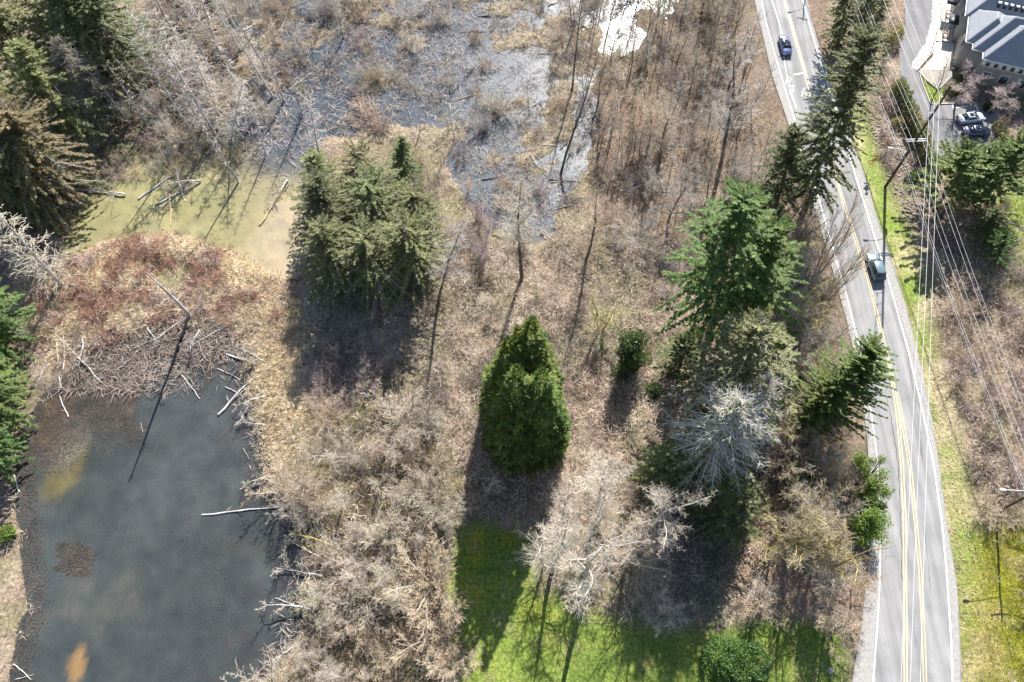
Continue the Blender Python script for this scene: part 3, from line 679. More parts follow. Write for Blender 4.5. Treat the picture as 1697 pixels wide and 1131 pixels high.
def gen_cloud(seed, ellips, n, leaf, outward=.6, fill=.25, droop=0.0, flat=.4):
    """leaf masses on and inside a set of ellipsoids (centre, radii)"""
    rng = np.random.RandomState(seed); P = []; D = []
    vol = np.array([e[1][0] * e[1][1] + e[1][0] * e[1][2] + e[1][1] * e[1][2] for e in ellips]); cnt = (n * vol / vol.sum()).astype(int)
    for (c, r), k in zip(ellips, cnt):
        v = rng.normal(size=(k, 3)); v /= np.linalg.norm(v, axis=1, keepdims=True)
        rad = 1 - (rng.rand(k, 1) ** 2) * fill
        lump = 1 + .14 * np.sin(v[:, :1] * 5 + seed) * np.cos(v[:, 1:2] * 6) + .08 * np.sin(v[:, 2:3] * 11 + v[:, :1] * 9)
        p = v * rad * lump * np.array(r) + np.array(c)
        P.append(p); D.append(v * outward + rng.normal(size=v.shape) * (1 - outward) + np.array((0, 0, -droop)))
    P = np.concatenate(P); D = np.concatenate(D); ok = P[:, 2] > .05; P, D = P[ok], D[ok]
    L = leaf[0] * rng.uniform(.6, 1.3, len(P))
    return Geo().leaves(P, D, L, L * leaf[1] / leaf[0], rng, flat)
def needle(name, stops, **k): return M_tint(name, stops, rough=.6, spec=.3, **k)
M_leaf = {
 'fir': needle('fir_needles', [(0, (.05, .095, .024)), (.5, (.13, .205, .05)), (1, (.24, .31, .085))], objvar=.15, trans=.5),
 'darkfir': needle('dark_fir_needles', [(0, (.065, .085, .032)), (.5, (.165, .19, .07)), (1, (.31, .32, .14))], objvar=.15, trans=.5),
 'cedar': needle('cedar_sprays', [(0, (.045, .08, .018)), (.5, (.135, .185, .04)), (1, (.29, .32, .075))], objvar=.1, trans=.5),
 'olive': needle('olive_sprays', [(0, (.10, .12, .04)), (.5, (.235, .26, .09)), (1, (.42, .42, .19))], objvar=.15, trans=.5),
 'rusty': needle('rusty_sprays', [(0, (.13, .12, .045)), (.5, (.31, .27, .115)), (1, (.48, .41, .21))], objvar=.12, trans=.5),
 'pine': needle('pine_needles', [(0, (.055, .09, .022)), (.5, (.165, .22, .055)), (1, (.31, .35, .11))], objvar=.12, trans=.5),
 'ivy': M_tint('ivy_leaves', [(0, (.03, .06, .015)), (.5, (.075, .13, .03)), (1, (.16, .22, .06))], rough=.4, spec=.5, trans=.5),
 'laurel': M_tint('laurel_leaves', [(0, (.05, .12, .026)), (.5, (.12, .235, .055)), (1, (.24, .35, .11))], rough=.55, spec=.3, trans=.3),
 'bright': M_tint('light_green_leaves', [(0, (.07, .12, .02)), (.5, (.15, .23, .04)), (1, (.27, .35, .09))], rough=.5, trans=.2),
 'bramble': M_tint('bramble_leaves', [(0, (.05, .055, .025)), (.5, (.115, .12, .06)), (1, (.22, .21, .13))], rough=.6, trans=.1),
}
G_FIR = {
 'fir_big': gen_fir(1, 30, 6.6, .36, .8, 7, .45, .3, .1, (.66, .22), 3.0, .08, asym=(3.4, .15)),
 'fir_side': gen_fir(2, 26, 6.2, .10, .8, 7, .45, .3, .08, (.66, .22), 3.0, .06),
 'fir_old': gen_fir(3, 34, 7.4, .2, .9, 7, .38, .35, .15, (.70, .25), 3.0, .08, asym=(.4, .1)),
 'fir_dense': gen_fir(4, 22, 5.0, .06, .7, 7, .65, .3, .1, (.62, .22), 2.6, .05),
 'olive_a': gen_fir(5, 22, 7.0, .06, .8, 8, .5, .3, .12, (.62, .19), 2.5, .05, bare=.2, twiggy=.4, brr=1.6),
 'olive_b': gen_fir(6, 18, 5.0, .06, .75, 7, .6, .3, .12, (.62, .19), 2.5, .08, bare=.25, twiggy=.4, brr=1.6),
 'ghost': gen_fir(7, 22, 6.6, .1, .5, 6, .5, .5, .3, (.5, .14), 1.6, .04, bare=.75, twiggy=.7, brr=2.0, topdead=True),
 'ghost_b': gen_fir(8, 18, 5.0, .1, .5, 6, .6, .5, .25, (.5, .15), 1.6, .06, bare=.6, twiggy=.8, brr=1.8, topdead=True),
 'broad': gen_fir(12, 20, 8.4, .05, .95, 8, .34, .28, .16, (.62, .19), 2.6, .06, bare=.16, twiggy=.4, brr=1.8),
 'pine': gen_fir(9, 24, 4.2, .3, .62, 7, .3, .05, .4, (.36, .15), 5.0, .08),
 'pine_low': gen_fir(10, 10, 3.0, .12, .6, 7, .4, .03, .45, (.34, .14), 5.0, .1),
 'small': gen_fir(11, 7, 2.2, .03, .4, 7, .7, .2, .3, (.4, .16), 2.6, .04),
}
def cedar_cone(seed, h, r, cut=0.0):
    """one leader of the cedar clump: a tall cone of drooping sprays"""
    rng = np.random.RandomState(seed); n = int(h * r * 62)
    f = 1 - np.sqrt(rng.rand(n)) * .985
    f = np.where(rng.rand(n) < .25, rng.rand(n), f)
    prof = np.minimum(1.0, ((1 - f) / .66)) ** .85; prof = prof * (1 - .45 * np.exp(-((1 - f) / .10)))
    az = rng.rand(n) * 6.283; lump = 1 + .16 * np.sin(az * 4 + f * 17 + seed) * np.sin(f * 31 + seed * 2) + .10 * np.sin(az * 9 - f * 40)
    rad = (r * prof * lump + .15) * (1 - .35 * rng.rand(n) ** 2)
    out = np.stack([np.cos(az), np.sin(az), np.zeros(n)], 1)
    P = out * rad[:, None]; P[:, 2] = .2 + f * h
    tang = np.stack([-np.sin(az), np.cos(az), np.zeros(n)], 1)
    D = out * rng.uniform(.5, 1.0, (n, 1)) + tang * rng.normal(0, .35, (n, 1)) + UP * rng.uniform(-.55, .35, (n, 1)) + UP * (f[:, None] > .9) * 1.2
    L = rng.uniform(.55, 1.15, n) * (1 - .35 * f) * np.where(rng.rand(n) < .07, 1.7, 1)
    g = Geo(); t = rng.rand(n)
    sd = np.cross(D, UP); sd /= np.linalg.norm(sd, axis=1, keepdims=True) + 1e-9
    for o, k in ((0, 1), (.6, .75), (-.6, .75)): g.leaves(P, D + sd * o, L * k, L * .30, rng, .75, np.clip(t + rng.normal(0, .12, n), 0, 1))
    gt = Geo().tubes([(0, 0, -.3)], [(0, 0, h * .97)], h * .011, .03, 6, rng)
    return gt, g
def lobes(seed, n, size, h, r=(.5, 1.0)):
    R = random.Random(seed); out = []
    for k in range(n):
        z = h * (.12 + .8 * ((k + .5) / n)); f = math.sqrt(max(.05, 1 - (z / h - .35) ** 2 * 1.6)); a = R.uniform(0, 6.28); d = math.sqrt(R.random()) * f
        q = R.uniform(*r); out.append(((math.cos(a) * d * size[0], math.sin(a) * d * size[1], z), (q, q * R.uniform(.8, 1.2), q * R.uniform(.7, 1.1))))
    return out
# ------------------------------------------------------------------ planting
_mesh_cache = {}
def cached(key, geo, name, m, smooth=False):
    if key not in _mesh_cache: _mesh_cache[key] = geo.mesh(name, m, smooth)
    return _mesh_cache[key]
REG = []          # everything planted: (object, crown pixel, look, noun)
_rc = {}
def _rad(kind, i, g0, g1):
    k = (kind, i % len(PROTO[kind]))
    if k not in _rc: V = np.concatenate(g0.V + g1.V); _rc[k] = float(np.percentile(np.hypot(V[:, 0], V[:, 1]), 97))
    return _rc[k]
def plant(kind, i, twig, bark, pos, h, rz, name, cat, label=None, group=None, lean=(0, 0), look=None, noun=None, wide=1.0, cw=None, parts=('trunk', 'crown')):
    g0, g1 = PROTO[kind][i % len(PROTO[kind])]
    h0 = max(v[:, 2].max() for v in g0.V + g1.V)
    r = thing(name, label, cat, pos, rz, group)
    s = h / h0
    if cw: wide = cw / 2 / (s * _rad(kind, i, g0, g1))
    r.scale = (s * wide, s * wide, s)
    lx, ly = lean
    if lx or ly: r.rotation_euler = (Matrix.Rotation(math.atan2(math.hypot(lx, ly), 1), 3, Vector((-ly, lx, 0)).normalized()) @ Matrix.Rotation(rz, 3, 'Z')).to_euler()
    if g0.V: kid(clad(link(parts[0], cached((kind, i % len(PROTO[kind]), 0), g0, parts[0], M_barkc[bark], True), r), M_barkc[bark]), r)
    if g1.V: kid(tag(clad(link(parts[1], cached((kind, i % len(PROTO[kind]), 1), g1, parts[1], M_twig[twig]), r), M_twig[twig]), kind='stuff'), r)
    if label is None:
        c = PX((pos[0] + lx * h * .5, pos[1] + ly * h * .5, pos[2] + h * .5)); REG.append((r, c, look, noun or name.replace('_', ' ')))
    return r
def conifer(key, leaf, bark, pos, h, rz, label, group=None, name='conifer_tree', cat='conifer', lean=(0, 0), wide=1.0):
    g0, g1 = G_FIR[key]
    h0 = g0.V[0][:, 2].max()
    r = thing(name, label, cat, pos, rz, group); s = h / h0; r.scale = (s * wide, s * wide, s)
    if lean[0] or lean[1]:
        lx, ly = lean
        r.rotation_euler = (Matrix.Rotation(math.atan2(math.hypot(lx, ly), 1), 3, Vector((-ly, lx, 0)).normalized()) @ Matrix.Rotation(rz, 3, 'Z')).to_euler()
    kid(clad(link('trunk', cached((key, 0), g0, 'trunk', M_barkc[bark], True), r), M_barkc[bark]), r)
    kid(tag(clad(link('crown', cached((key, 1), g1, 'crown', M_leaf[leaf]), r), M_leaf[leaf]), kind='stuff'), r)
    return r
def at(px, py, h=0.0):
    """ground place under the point seen at (px, py) at height h"""
    p = W(px, py, h); return np.array((p[0], p[1], float(zat(p[0], p[1]))))
# ------------------------------------------------------------------ named trees, from base point and tip point in the photograph
def base_tip(b, t, hmax=40, h=None):
    B = at(*b); v = (t[1] - 565.5) / FPX; u = (t[0] - 848.5) / FPX
    if h is None:
        z = B[1] / (CT - v * ST); h = CAM_H - z * (ST + v * CT)
    h = max(2.0, min(h, hmax)); T = W(t[0], t[1], h)
    return B, h, ((T[0] - B[0]) / h, (T[1] - B[1]) / h)
def fir_at(key, leaf, bark, b, t, rz, label, wide=1.0, group=None, hmax=36, straight=False, name='conifer_tree', cat='conifer', h=None):
    B, hh, ln = base_tip(b, t, hmax, h)
    if straight: ln = (0, 0)
    return conifer(key, leaf, bark, B, hh, rz, label, group, name, cat, ln, wide)
def bare_at(kind, i, twig, bark, b, t, rz, label, wide=1.0, group=None, name='bare_tree', cat='tree', look=None, noun=None, hmax=26, h=None, cw=None):
    B, hh, ln = base_tip(b, t, hmax, h)
    return plant(kind, i, twig, bark, B, hh, rz, name, cat, label, group, ln, look, noun, wide, cw)

# the clump of cedars in the middle: one tree with five leaders
cb = at(868, 735)
ced = thing('cedar_tree', 'tall dense dark green cedar clump with five tips standing alone in the brown meadow', 'conifer', cb)
for k, (tx, ty, Y, r) in enumerate([(882, 530, 44.8, 3.3), (858, 549, 43.6, 2.7), (843, 562, 42.4, 3.0), (857, 610, 38.4, 3.3), (898, 615, 38.4, 3.2), (878, 665, 37.6, 2.6)]):
    v = (ty - 565.5) / FPX; z = Y / (CT - v * ST); h = CAM_H - z * (ST + v * CT); x = (tx - 848.5) / FPX * z
    gt, gl = cedar_cone(40 + k, h, r)
    link('trunk', gt.mesh('trunk', M_barkc['brown'], True), ced, (x - cb[0], Y - cb[1], 0))
    tag(link('crown', gl.mesh('crown', M_leaf['cedar']), ced, (x - cb[0], Y - cb[1], 0)), kind='stuff')

fir_at('fir_big', 'fir', 'brown', (1166, 585), (1236, 312), .3, 'tall bright green fir with a long bare dark trunk, left of the road bend', 1.0)
fir_at('fir_side', 'fir', 'brown', (1232, 565), (1284, 372), 2.0, 'shorter bright green fir crowded against the right flank of the tall trunked fir', 1.05)
fir_at('fir_old', 'darkfir', 'grey', (1322, 372), (1446, 50), 1.0, 'very tall ragged dark fir leaning across the upper road', .82)
fir_at('olive_b', 'darkfir', 'dark', (1285, 345), (1320, 215), .8, 'dull dark conifer behind the bright green fir, beside the upper road', 1.2)
fir_at('olive_a', 'olive', 'pale', (1188, 690), (1262, 535), .5, 'olive grey conifer with thinning top right below the bright green fir', 1.0)
fir_at('olive_b', 'olive', 'pale', (1238, 690), (1300, 560), 1.5, 'smaller olive conifer with pale bare tips between the fir and the pine', 1.2, h=19)
fir_at('ghost', 'olive', 'pale', (1166, 775), (1228, 662), .4, 'half dead conifer with a fan of whitish bare branches above the lawn thicket', 1.25)
fir_at('ghost_b', 'olive', 'pale', (1208, 728), (1276, 628), 2.1, 'half dead grey conifer just right of the white fan of bare branches', 1.05)
fir_at('olive_b', 'olive', 'dark', (1106, 800), (1112, 752), .2, 'low olive conifer under the left edge of the white branch fan', 1.9, h=10)
fir_at('olive_b', 'darkfir', 'dark', (1205, 858), (1225, 812), 1.2, 'dark green conifer in shade under the white branch fan', 1.9, h=10.5)
fir_at('small', 'darkfir', 'dark', (1128, 612), (1136, 565), .1, 'small dark conifer at the foot of the tall fir trunk', 1.5)
fir_at('pine', 'pine', 'dark', (1333, 738), (1462, 560), 2.4, 'green pine leaning out over the middle of the road', 1.9, h=19)
fir_at('pine', 'pine', 'dark', (1314, 728), (1396, 625), .9, 'shorter green pine tucked behind the pine leaning over the road', 1.8, h=15)
# olive group by the green channel
fir_at('broad', 'olive', 'grey', (692, 468), (692, 388), 0.0, 'broad green conifer at the right front of the olive group by the green channel', 1.22, straight=True, h=15)
fir_at('broad', 'olive', 'grey', (628, 476), (628, 396), 1.1, 'broad green conifer at the middle front of the olive group by the green channel', 1.22, straight=True, h=14.5)
fir_at('olive_a', 'darkfir', 'grey', (566, 474), (566, 394), 2.2, 'dark drooping conifer at the left front of the olive group by the green channel', 1.28, straight=True, h=16)
fir_at('broad', 'olive', 'grey', (700, 410), (700, 330), 3.3, 'olive conifer at the right side of the olive group, behind the front one', 1.02, straight=True, h=14)
fir_at('broad', 'olive', 'grey', (634, 400), (634, 320), 4.4, 'largest olive conifer in the middle of the group by the green channel', 1.28, straight=True, h=15.5)
fir_at('olive_a', 'darkfir', 'grey', (556, 400), (556, 320), 5.5, 'dark conifer at the left side of the olive group beside the tan water', 1.28, straight=True, h=16)
fir_at('broad', 'rusty', 'grey', (612, 338), (612, 258), 6.6, 'pale yellowish conifer at the rear middle of the olive group', 1.15, straight=True, h=13)
fir_at('olive_b', 'olive', 'grey', (548, 345), (548, 265), 7.7, 'thin greyish conifer at the rear left of the olive group', 1.41, straight=True, h=13)
fir_at('fir_dense', 'darkfir', 'dark', (672, 308), (664, 228), .5, 'small dark conifer behind the olive group, at the marsh edge', 1.3)
# upper left forest
ul = [('broad', 'darkfir', (208, 138), (140, -30), 'dark green conifer at the right end of the upper left forest'),
      ('olive_a', 'olive', (150, 150), (76, -70), 'olive conifer second from the right in the upper left forest'),
      ('olive_b', 'olive', (120, 250), (30, 70), 'dark conifer behind the leaning grey trunk in the upper left forest'),
      ('olive_a', 'olive', (72, 170), (-30, -30), 'olive green conifer in the top left corner'),
      ('broad', 'rusty', (84, 330), (10, 175), 'rusty yellow topped conifer at the left edge above the green channel'),
      ('fir_dense', 'darkfir', (36, 372), (-30, 235), 'dark green conifer at the left edge below the rusty topped one'),
      ('olive_b', 'olive', (196, 70), (150, -90), 'thin olive conifer at the top edge of the upper left forest'),
      ('fir_dense', 'darkfir', (30, 260), (-60, 90), 'dark conifer at the left edge above the rusty topped one'),
      ('fir_dense', 'fir', (182, 138), (150, 40), 'low dark green conifer at the forest corner by the dead trees'),
      ('broad', 'olive', (115, 110), (60, -80), 'broad olive conifer in the middle of the upper left forest'), ('ghost_b', 'olive', (168, 215), (88, 60), 'grey thinning conifer at the right edge of the upper left forest'),
      ('olive_a', 'olive', (58, 300), (-40, 120), 'olive conifer behind the rusty topped one at the left edge'), ('broad', 'olive', (60, 345), (-16, 205), 'broad olive conifer in front of the rusty topped one')]
for k, (key, leaf, b, t, lb) in enumerate(ul): fir_at(key, leaf, 'grey', b, t, k * 1.3, lb, 1.12)
for k, (b, t, w_, lb) in enumerate([((-8, 596), (-70, 440), 1.2, 'bright green conifer at the left edge beside the pond head, uppermost of three'), ((-12, 694), (-60, 590), 1.35, 'bright green conifer at the left edge beside the pond, middle of three'),
        ((-14, 772), (-56, 700), 1.35, 'bright green conifer at the left edge beside the pond, lowest of three')]):
    fir_at('fir_side', 'fir', 'brown', b, t, k * 2.0, lb, w_)
# by the car park and in the top right
for k, (b, t, lb) in enumerate([((1557, 338), (1604, 246), 'bushy green pine below the car park, leftmost of three'), ((1602, 335), (1642, 258), 'bushy green pine below the car park, middle of three'), ((1634, 330), (1694, 236), 'bushy green pine below the car park, rightmost of three')]):
    fir_at('pine_low', 'pine', 'dark', b, t, k * 1.7, lb, 1.7)
fir_at('fir_dense', 'darkfir', 'dark', (1628, 402), (1650, 345), .4, 'round dark blue green conifer in the right meadow', 1.5)
fir_at('pine_low', 'fir', 'dark', (1648, 438), (1668, 385), 2.0, 'small bright green pine in the right meadow', 1.3)
for k, (b, t, lb) in enumerate([((1388, 78), (1416, -60), 'dark conifer right of the upper road, left of two in shade'), ((1424, 58), (1460, -70), 'dark conifer right of the upper road, right of two in shade'),
        ((1448, 36), (1478, -40), 'dark green conifer under the wires at the top edge')]):
    fir_at('fir_dense', 'darkfir', 'dark', b, t, k * 2.3, lb, 1.15)

# leafy evergreen shrubs -------------------------------------------
def leafy(name, label, base, ell, n, leaf, m, cat='shrub', group=None, stem=None, droop=.1, flat=.45, seed=1, fill=.25, outward=.55):
    r = thing(name, label, cat, base, 0, group)
    tag(link('crown', gen_cloud(seed, ell, n, leaf, outward, fill, droop, flat).mesh('crown', m), r), kind='stuff')
    rng = np.random.RandomState(seed); P0 = []; P1 = []
    for c, rr in ell:
        for _ in range(4): P0.append((c[0] * .4 + rng.normal(0, .1), c[1] * .4 + rng.normal(0, .1), -.2)); P1.append(np.array(c) + rng.normal(0, .3, 3) * np.array(rr))
    link('trunk', Geo().tubes(P0, P1, stem or .07, .02, 5, rng).mesh('trunk', M_barkc['dark'], True), r)
    return r
b = at(1213, 1104)
leafy('laurel_bush', 'rounded glossy green laurel bush on the lawn edge, heart shaped from above', b,
      [((-1.3, 1.1, 1.5), (2.4, 2.0, 1.75)), ((1.9, .3, 1.4), (2.3, 2.3, 1.6)), ((.2, -.7, 1.4), (2.6, 1.9, 1.6))], 15000, (.24, .13), M_leaf['laurel'], seed=4, fill=.12)
b = at(1040, 612)
leafy('ivy_column', 'tall column of ivy on a dead trunk beside the gnarled bare tree', b,
      lobes(5, 20, (2.2, 1.9), 9.0, (.7, 1.3)), 9000, (.30, .15), M_leaf['ivy'], 'ivy', seed=5, stem=.15, fill=.8)
b = at(1440, 835)
leafy('evergreen_shrub', 'light green evergreen shrub overhanging the left road edge, upper of two', at(1433, 806), lobes(6, 22, (2.3, 3.9), 5.4, (.6, 1.2)), 8000, (.28, .12), M_leaf['bright'], seed=6, fill=.8, outward=.4)
leafy('evergreen_shrub', 'darker green evergreen shrub overhanging the left road edge, lower of two', at(1429, 885), lobes(7, 18, (2.2, 3.2), 4.8, (.6, 1.1)), 7000, (.28, .12), M_leaf['bright'], seed=7, fill=.8, outward=.4)
for k, (px, py, rr, lf, lb) in enumerate([
        (1335, 775, 1.5, 'ivy', 'small green shrub under the bare trees below the leaning pine'), (1318, 800, 1.2, 'bright', 'yellow green shrub among bare maples below the leaning pine'),
        (14, 888, 1.0, 'bright', 'small bright shrub on the left bank of the pond'), (1660, 1160, 1.4, 'ivy', 'low green shrub at the bottom right corner'),
        (1592, 158, .8, 'olive', 'clipped dull shrub under the pink trees by the house'), (1637, 182, .9, 'ivy', 'round clipped shrub beside the parked silver car'),
        (1652, 212, .8, 'olive', 'small round shrub right of the parked cars, upper of two'), (1658, 226, .9, 'olive', 'round clipped shrub right of the parked cars, lower of two'),
        (1574, 152, 1.1, 'olive', 'tan green rounded shrub at the end of the pavement'), (1486, 210, 1.0, 'rusty', 'rusty round shrub left of the dark hedge row'), (1505, 222, .8, 'rusty', 'small rusty shrub touching the dark hedge row'),
        (1508, 300, 1.0, 'ivy', 'dark shrub just right of the tall utility pole base'), (1476, 68, 1.6, 'rusty', 'golden shrub under the wires beside the driveway'), (1488, 148, 1.0, 'bright', 'grey green shrub at the left kerb of the driveway'),
        (1082, 652, 1.0, 'ivy', 'low dark bush right of the ivy column'), (1150, 560, 1.2, 'ivy', 'low green bush left of the tall fir trunk'), (1590, 130, .9, 'olive', 'dark foundation shrub at the house wall'),
        (1570, 236, .01, 'olive', '')]):
    if rr < .1: continue
    leafy('evergreen_shrub', lb, at(px, py), [((0, 0, rr * .8), (rr, rr, rr * .95)), ((rr * .4, rr * .3, rr * .9), (rr * .7, rr * .7, rr * .7))], int(800 * rr + 500), (.26, .14), M_leaf[lf], seed=20 + k)
# clipped thuja row beside the driveway, one plant each
TH = [gen_cloud(60 + i, [((0, 0, 1.5), (.95, .95, 1.6)), ((0, 0, 2.9), (.6, .6, 1.3))], 1100, (.34, .13), .5, .2, -.3, .3).mesh('crown', M_leaf['darkfir']) for i in range(3)]
tt = Geo().tubes([(0, 0, -.2)], [(0, 0, 3.4)], .09, .02, 5).mesh('trunk', M_barkc['brown'])
TN = 13
for k in range(TN):
    f = k / (TN - 1); b = at(1482 + 58 * f, 158 + 142 * f)
    pos_ = ['first from the top', 'second from the top', 'third from the top', 'fourth from the top', 'fifth from the top', 'sixth from the top', 'in the middle', 'sixth from the bottom', 'fifth from the bottom', 'fourth from the bottom', 'third from the bottom', 'second from the bottom', 'first from the bottom'][k]
    r = thing('thuja_shrub', 'dark upright thuja in the hedge row along the driveway, ' + pos_, 'hedge shrub', b, k * 1.1, 'thujas in the hedge row'); r.scale = (1, 1, .92 + .16 * (k * 7 % 5) / 5)
    link('trunk', tt, r); tag(link('crown', TH[k % 3], r), kind='stuff')

# leafless trees one can point at ----------------------------------
def crown_at(kind, i, twig, bark, c, h, cw, rz, label, name='bare_tree', cat='tree'):
    return plant(kind, i, twig, bark, at(c[0], c[1], h * .72), h, rz, name, cat, label, None, (0, 0), cw=cw)
bare_at('tall', 0, 'grey', 'dark', (725, 507), (750, 355), 0, 'slender bare tree with a dark trunk just right of the olive conifer group', cw=6)
bare_at('tall', 1, 'pale', 'dark', (865, 462), (886, 315), 1, 'bare tree with a dark trunk at the tip of the icy marsh', cw=9)
bare_at('tall', 2, 'tan', 'dark', (968, 445), (994, 325), 2, 'bare tree with a dark trunk beside the tan fallen trunks', cw=7)
crown_at('round', 3, 'pink', 'grey', (797, 388), 8, 7, 0, 'pinkish feathery rounded bare tree left of the marsh tip')
crown_at('maple', 0, 'olive', 'mossy', (1003, 515), 9, 8, .6, 'gnarled bare tree with crooked mossy limbs in the meadow')
bare_at('grand', 0, 'pale', 'pale', (967, 990), (1006, 868), .3, 'large pale bare tree at the lawn edge casting a long trunk shadow', cw=12.5, hmax=27)
crown_at('grand', 1, 'pale', 'pale', (1100, 832), 20, 10.5, 1.7, 'wide pale bare tree between the lawn tree and the white branch fan')
crown_at('tall', 0, 'pale', 'grey', (925, 895), 17, 8, .9, 'bare tree left of the large pale lawn tree')
crown_at('tall', 1, 'pale', 'grey', (1010, 812), 15, 9, .2, 'bare tree above the large pale lawn tree')
crown_at('round', 1, 'pale', 'pale', (1082, 985), 5, 6.2, .4, 'whitish rounded bare tree at the lawn edge, upper of a touching pair')
crown_at('round', 2, 'pale', 'pale', (1108, 1012), 4, 5.5, 2.4, 'whitish rounded bare tree at the lawn edge, lower of a touching pair')
crown_at('deadtree', 1, 'pale', 'dead', (808, 800), 5, 4, 0, 'small grey bare tree in the shadow of the cedar clump')
bare_at('poplar', 0, 'tan', 'grey', (1344, 470), (1428, 305), .2, 'fan of upright bare stems leaning over the road, upper of two', cw=5, h=18)
bare_at('poplar', 1, 'tan', 'grey', (1350, 525), (1440, 400), 1.1, 'fan of upright bare stems leaning over the road, lower of two', cw=4.5, h=15)
crown_at('maple', 1, 'tan', 'mossy', (1300, 900), 9, 7.5, .5, 'bare maple with mossy limbs, leftmost over the pink leaf litter')
crown_at('maple', 2, 'olive', 'mossy', (1348, 885), 15, 10.5, 2.0, 'bare maple with yellow mossy limbs casting trunk shadows on the lawn')
crown_at('maple', 0, 'olive', 'mossy', (1402, 905), 16, 10, 3.0, 'bare maple with crooked mossy limbs reaching over the road edge')
crown_at('maple', 1, 'grey', 'mossy', (1335, 815), 12, 8, 4.2, 'grey bare maple below the leaning pine')
crown_at('spread', 1, 'tan', 'grey', (1375, 860), 13, 9, 1.0, 'tan wide bare tree beside the light green road shrubs')
crown_at('spread', 2, 'grey', 'grey', (1268, 985), 4.5, 4.5, 2.0, 'grey bare tree between the laurel bush and the pink leaf litter')
crown_at('spread', 0, 'tan', 'mossy', (1440, 960), 8, 6, 2.8, 'tan bare tree hanging over the white edge line of the road')
crown_at('spread', 1, 'tan', 'grey', (498, 790), 9, 6.5, 2.8, 'bare tree on the pond bank above the fallen mossy trunks')
crown_at('maple', 2, 'tan', 'brown', (1402, 1040), 9, 7, 1.0, 'brown bare maple between lawn and road at the bottom edge')
crown_at('maple', 0, 'tan', 'brown', (1268, 1000), 7, 6, 2.0, 'small brown bare tree right of the laurel bush')
crown_at('grand', 0, 'mauve', 'grey', (1607, 137), 7, 8, .4, 'pinkish bare tree in front of the house, left of two')
crown_at('grand', 1, 'mauve', 'grey', (1660, 153), 7, 7.5, 2.2, 'pinkish bare tree in front of the house, right of two')
bare_at('alder', 4, 'grey', 'dark', (1543, 170), (1572, 85), .4, 'young bare tree on the grass island by the driveway', cw=3.5)
crown_at('round', 3, 'tan', 'grey', (1674, 205), 4, 5, .8, 'small tan bare tree at the right edge beside the parked cars')
bare_at('tall', 0, 'grey', 'dark', (1190, 295), (1252, 40), 2.6, 'tallest grey bare tree in the tan wood left of the upper road', cw=9, hmax=25)
crown_at('round', 2, 'tan', 'dark', (1655, 842), 3.5, 6, 0, 'brown rounded bare shrub under the right street lamp', 'bare_shrub', 'shrub')
bare_at('alder', 2, 'dark', 'dark', (1745, 985), (1790, 930), 0, 'bare tree just outside the right edge by the lower lawn', h=11)
for k, (b, t, lb) in enumerate([((928, 290), (1008, -20), 'dark slim bare trunk against the white glare, right of two'), ((948, 150), (976, -70), 'dark forked bare trunk against the white glare, left of two')]):
    bare_at('slim', k, 'dark', 'dark', b, t, k, lb, hmax=22)
# weathered standing dead trees
bare_at('pole', 0, 'grey', 'dead', (314, 523), (231, 434), .4, 'lone leaning bare snag at the head of the pond with a long shadow', 1.2, name='dead_snag', cat='dead tree', h=18.6)
dead = [((366, 236), (213, -12), 0), ((452, 158), (352, -8), 1), ((451, 131), (372, -5), 2), ((353, 155), (270, 20), 3), ((240, 112), (178, 20), 1), ((334, 101), (278, -5), 2), ((377, 234), (406, 108), 0), ((160, 236), (44, 74), 3),
        ((318, 215), (206, 62), 2), ((298, 150), (215, 20), 0), ((470, 165), (420, 40), 1), ((262, 190), (190, 95), 3), ((420, 200), (350, 60), 0), ((500, 190), (470, 70), 1), ((395, 300), (330, 190), 2),
        ((530, 260), (505, 150), 3), ((215, 205), (140, 110), 0), ((405, 75), (340, -60), 1), ((345, 60), (270, -70), 2), ((440, 255), (402, 150), 3)]
for k, (b, t, i) in enumerate(dead):
    bare_at('snag' if k % 3 else 'whisker', i, 'grey', 'dead', b, t, k * 1.7, None, 1.0, 'standing dead trees above the green channel', 'dead_tree', 'dead tree', ['tall grey', 'slim grey', 'weathered grey'][k % 3], 'dead tree', hmax=24)
for k, (b, t) in enumerate([((104, 474), (-16, 348)), ((66, 462), (-24, 385)), ((40, 560), (-30, 500))]):
    bare_at('whisker', k, 'pale', 'dead', b, t, k, None, 1.5, 'pale dead trees at the left edge', 'dead_tree', 'dead tree', 'pale twiggy', 'dead tree')

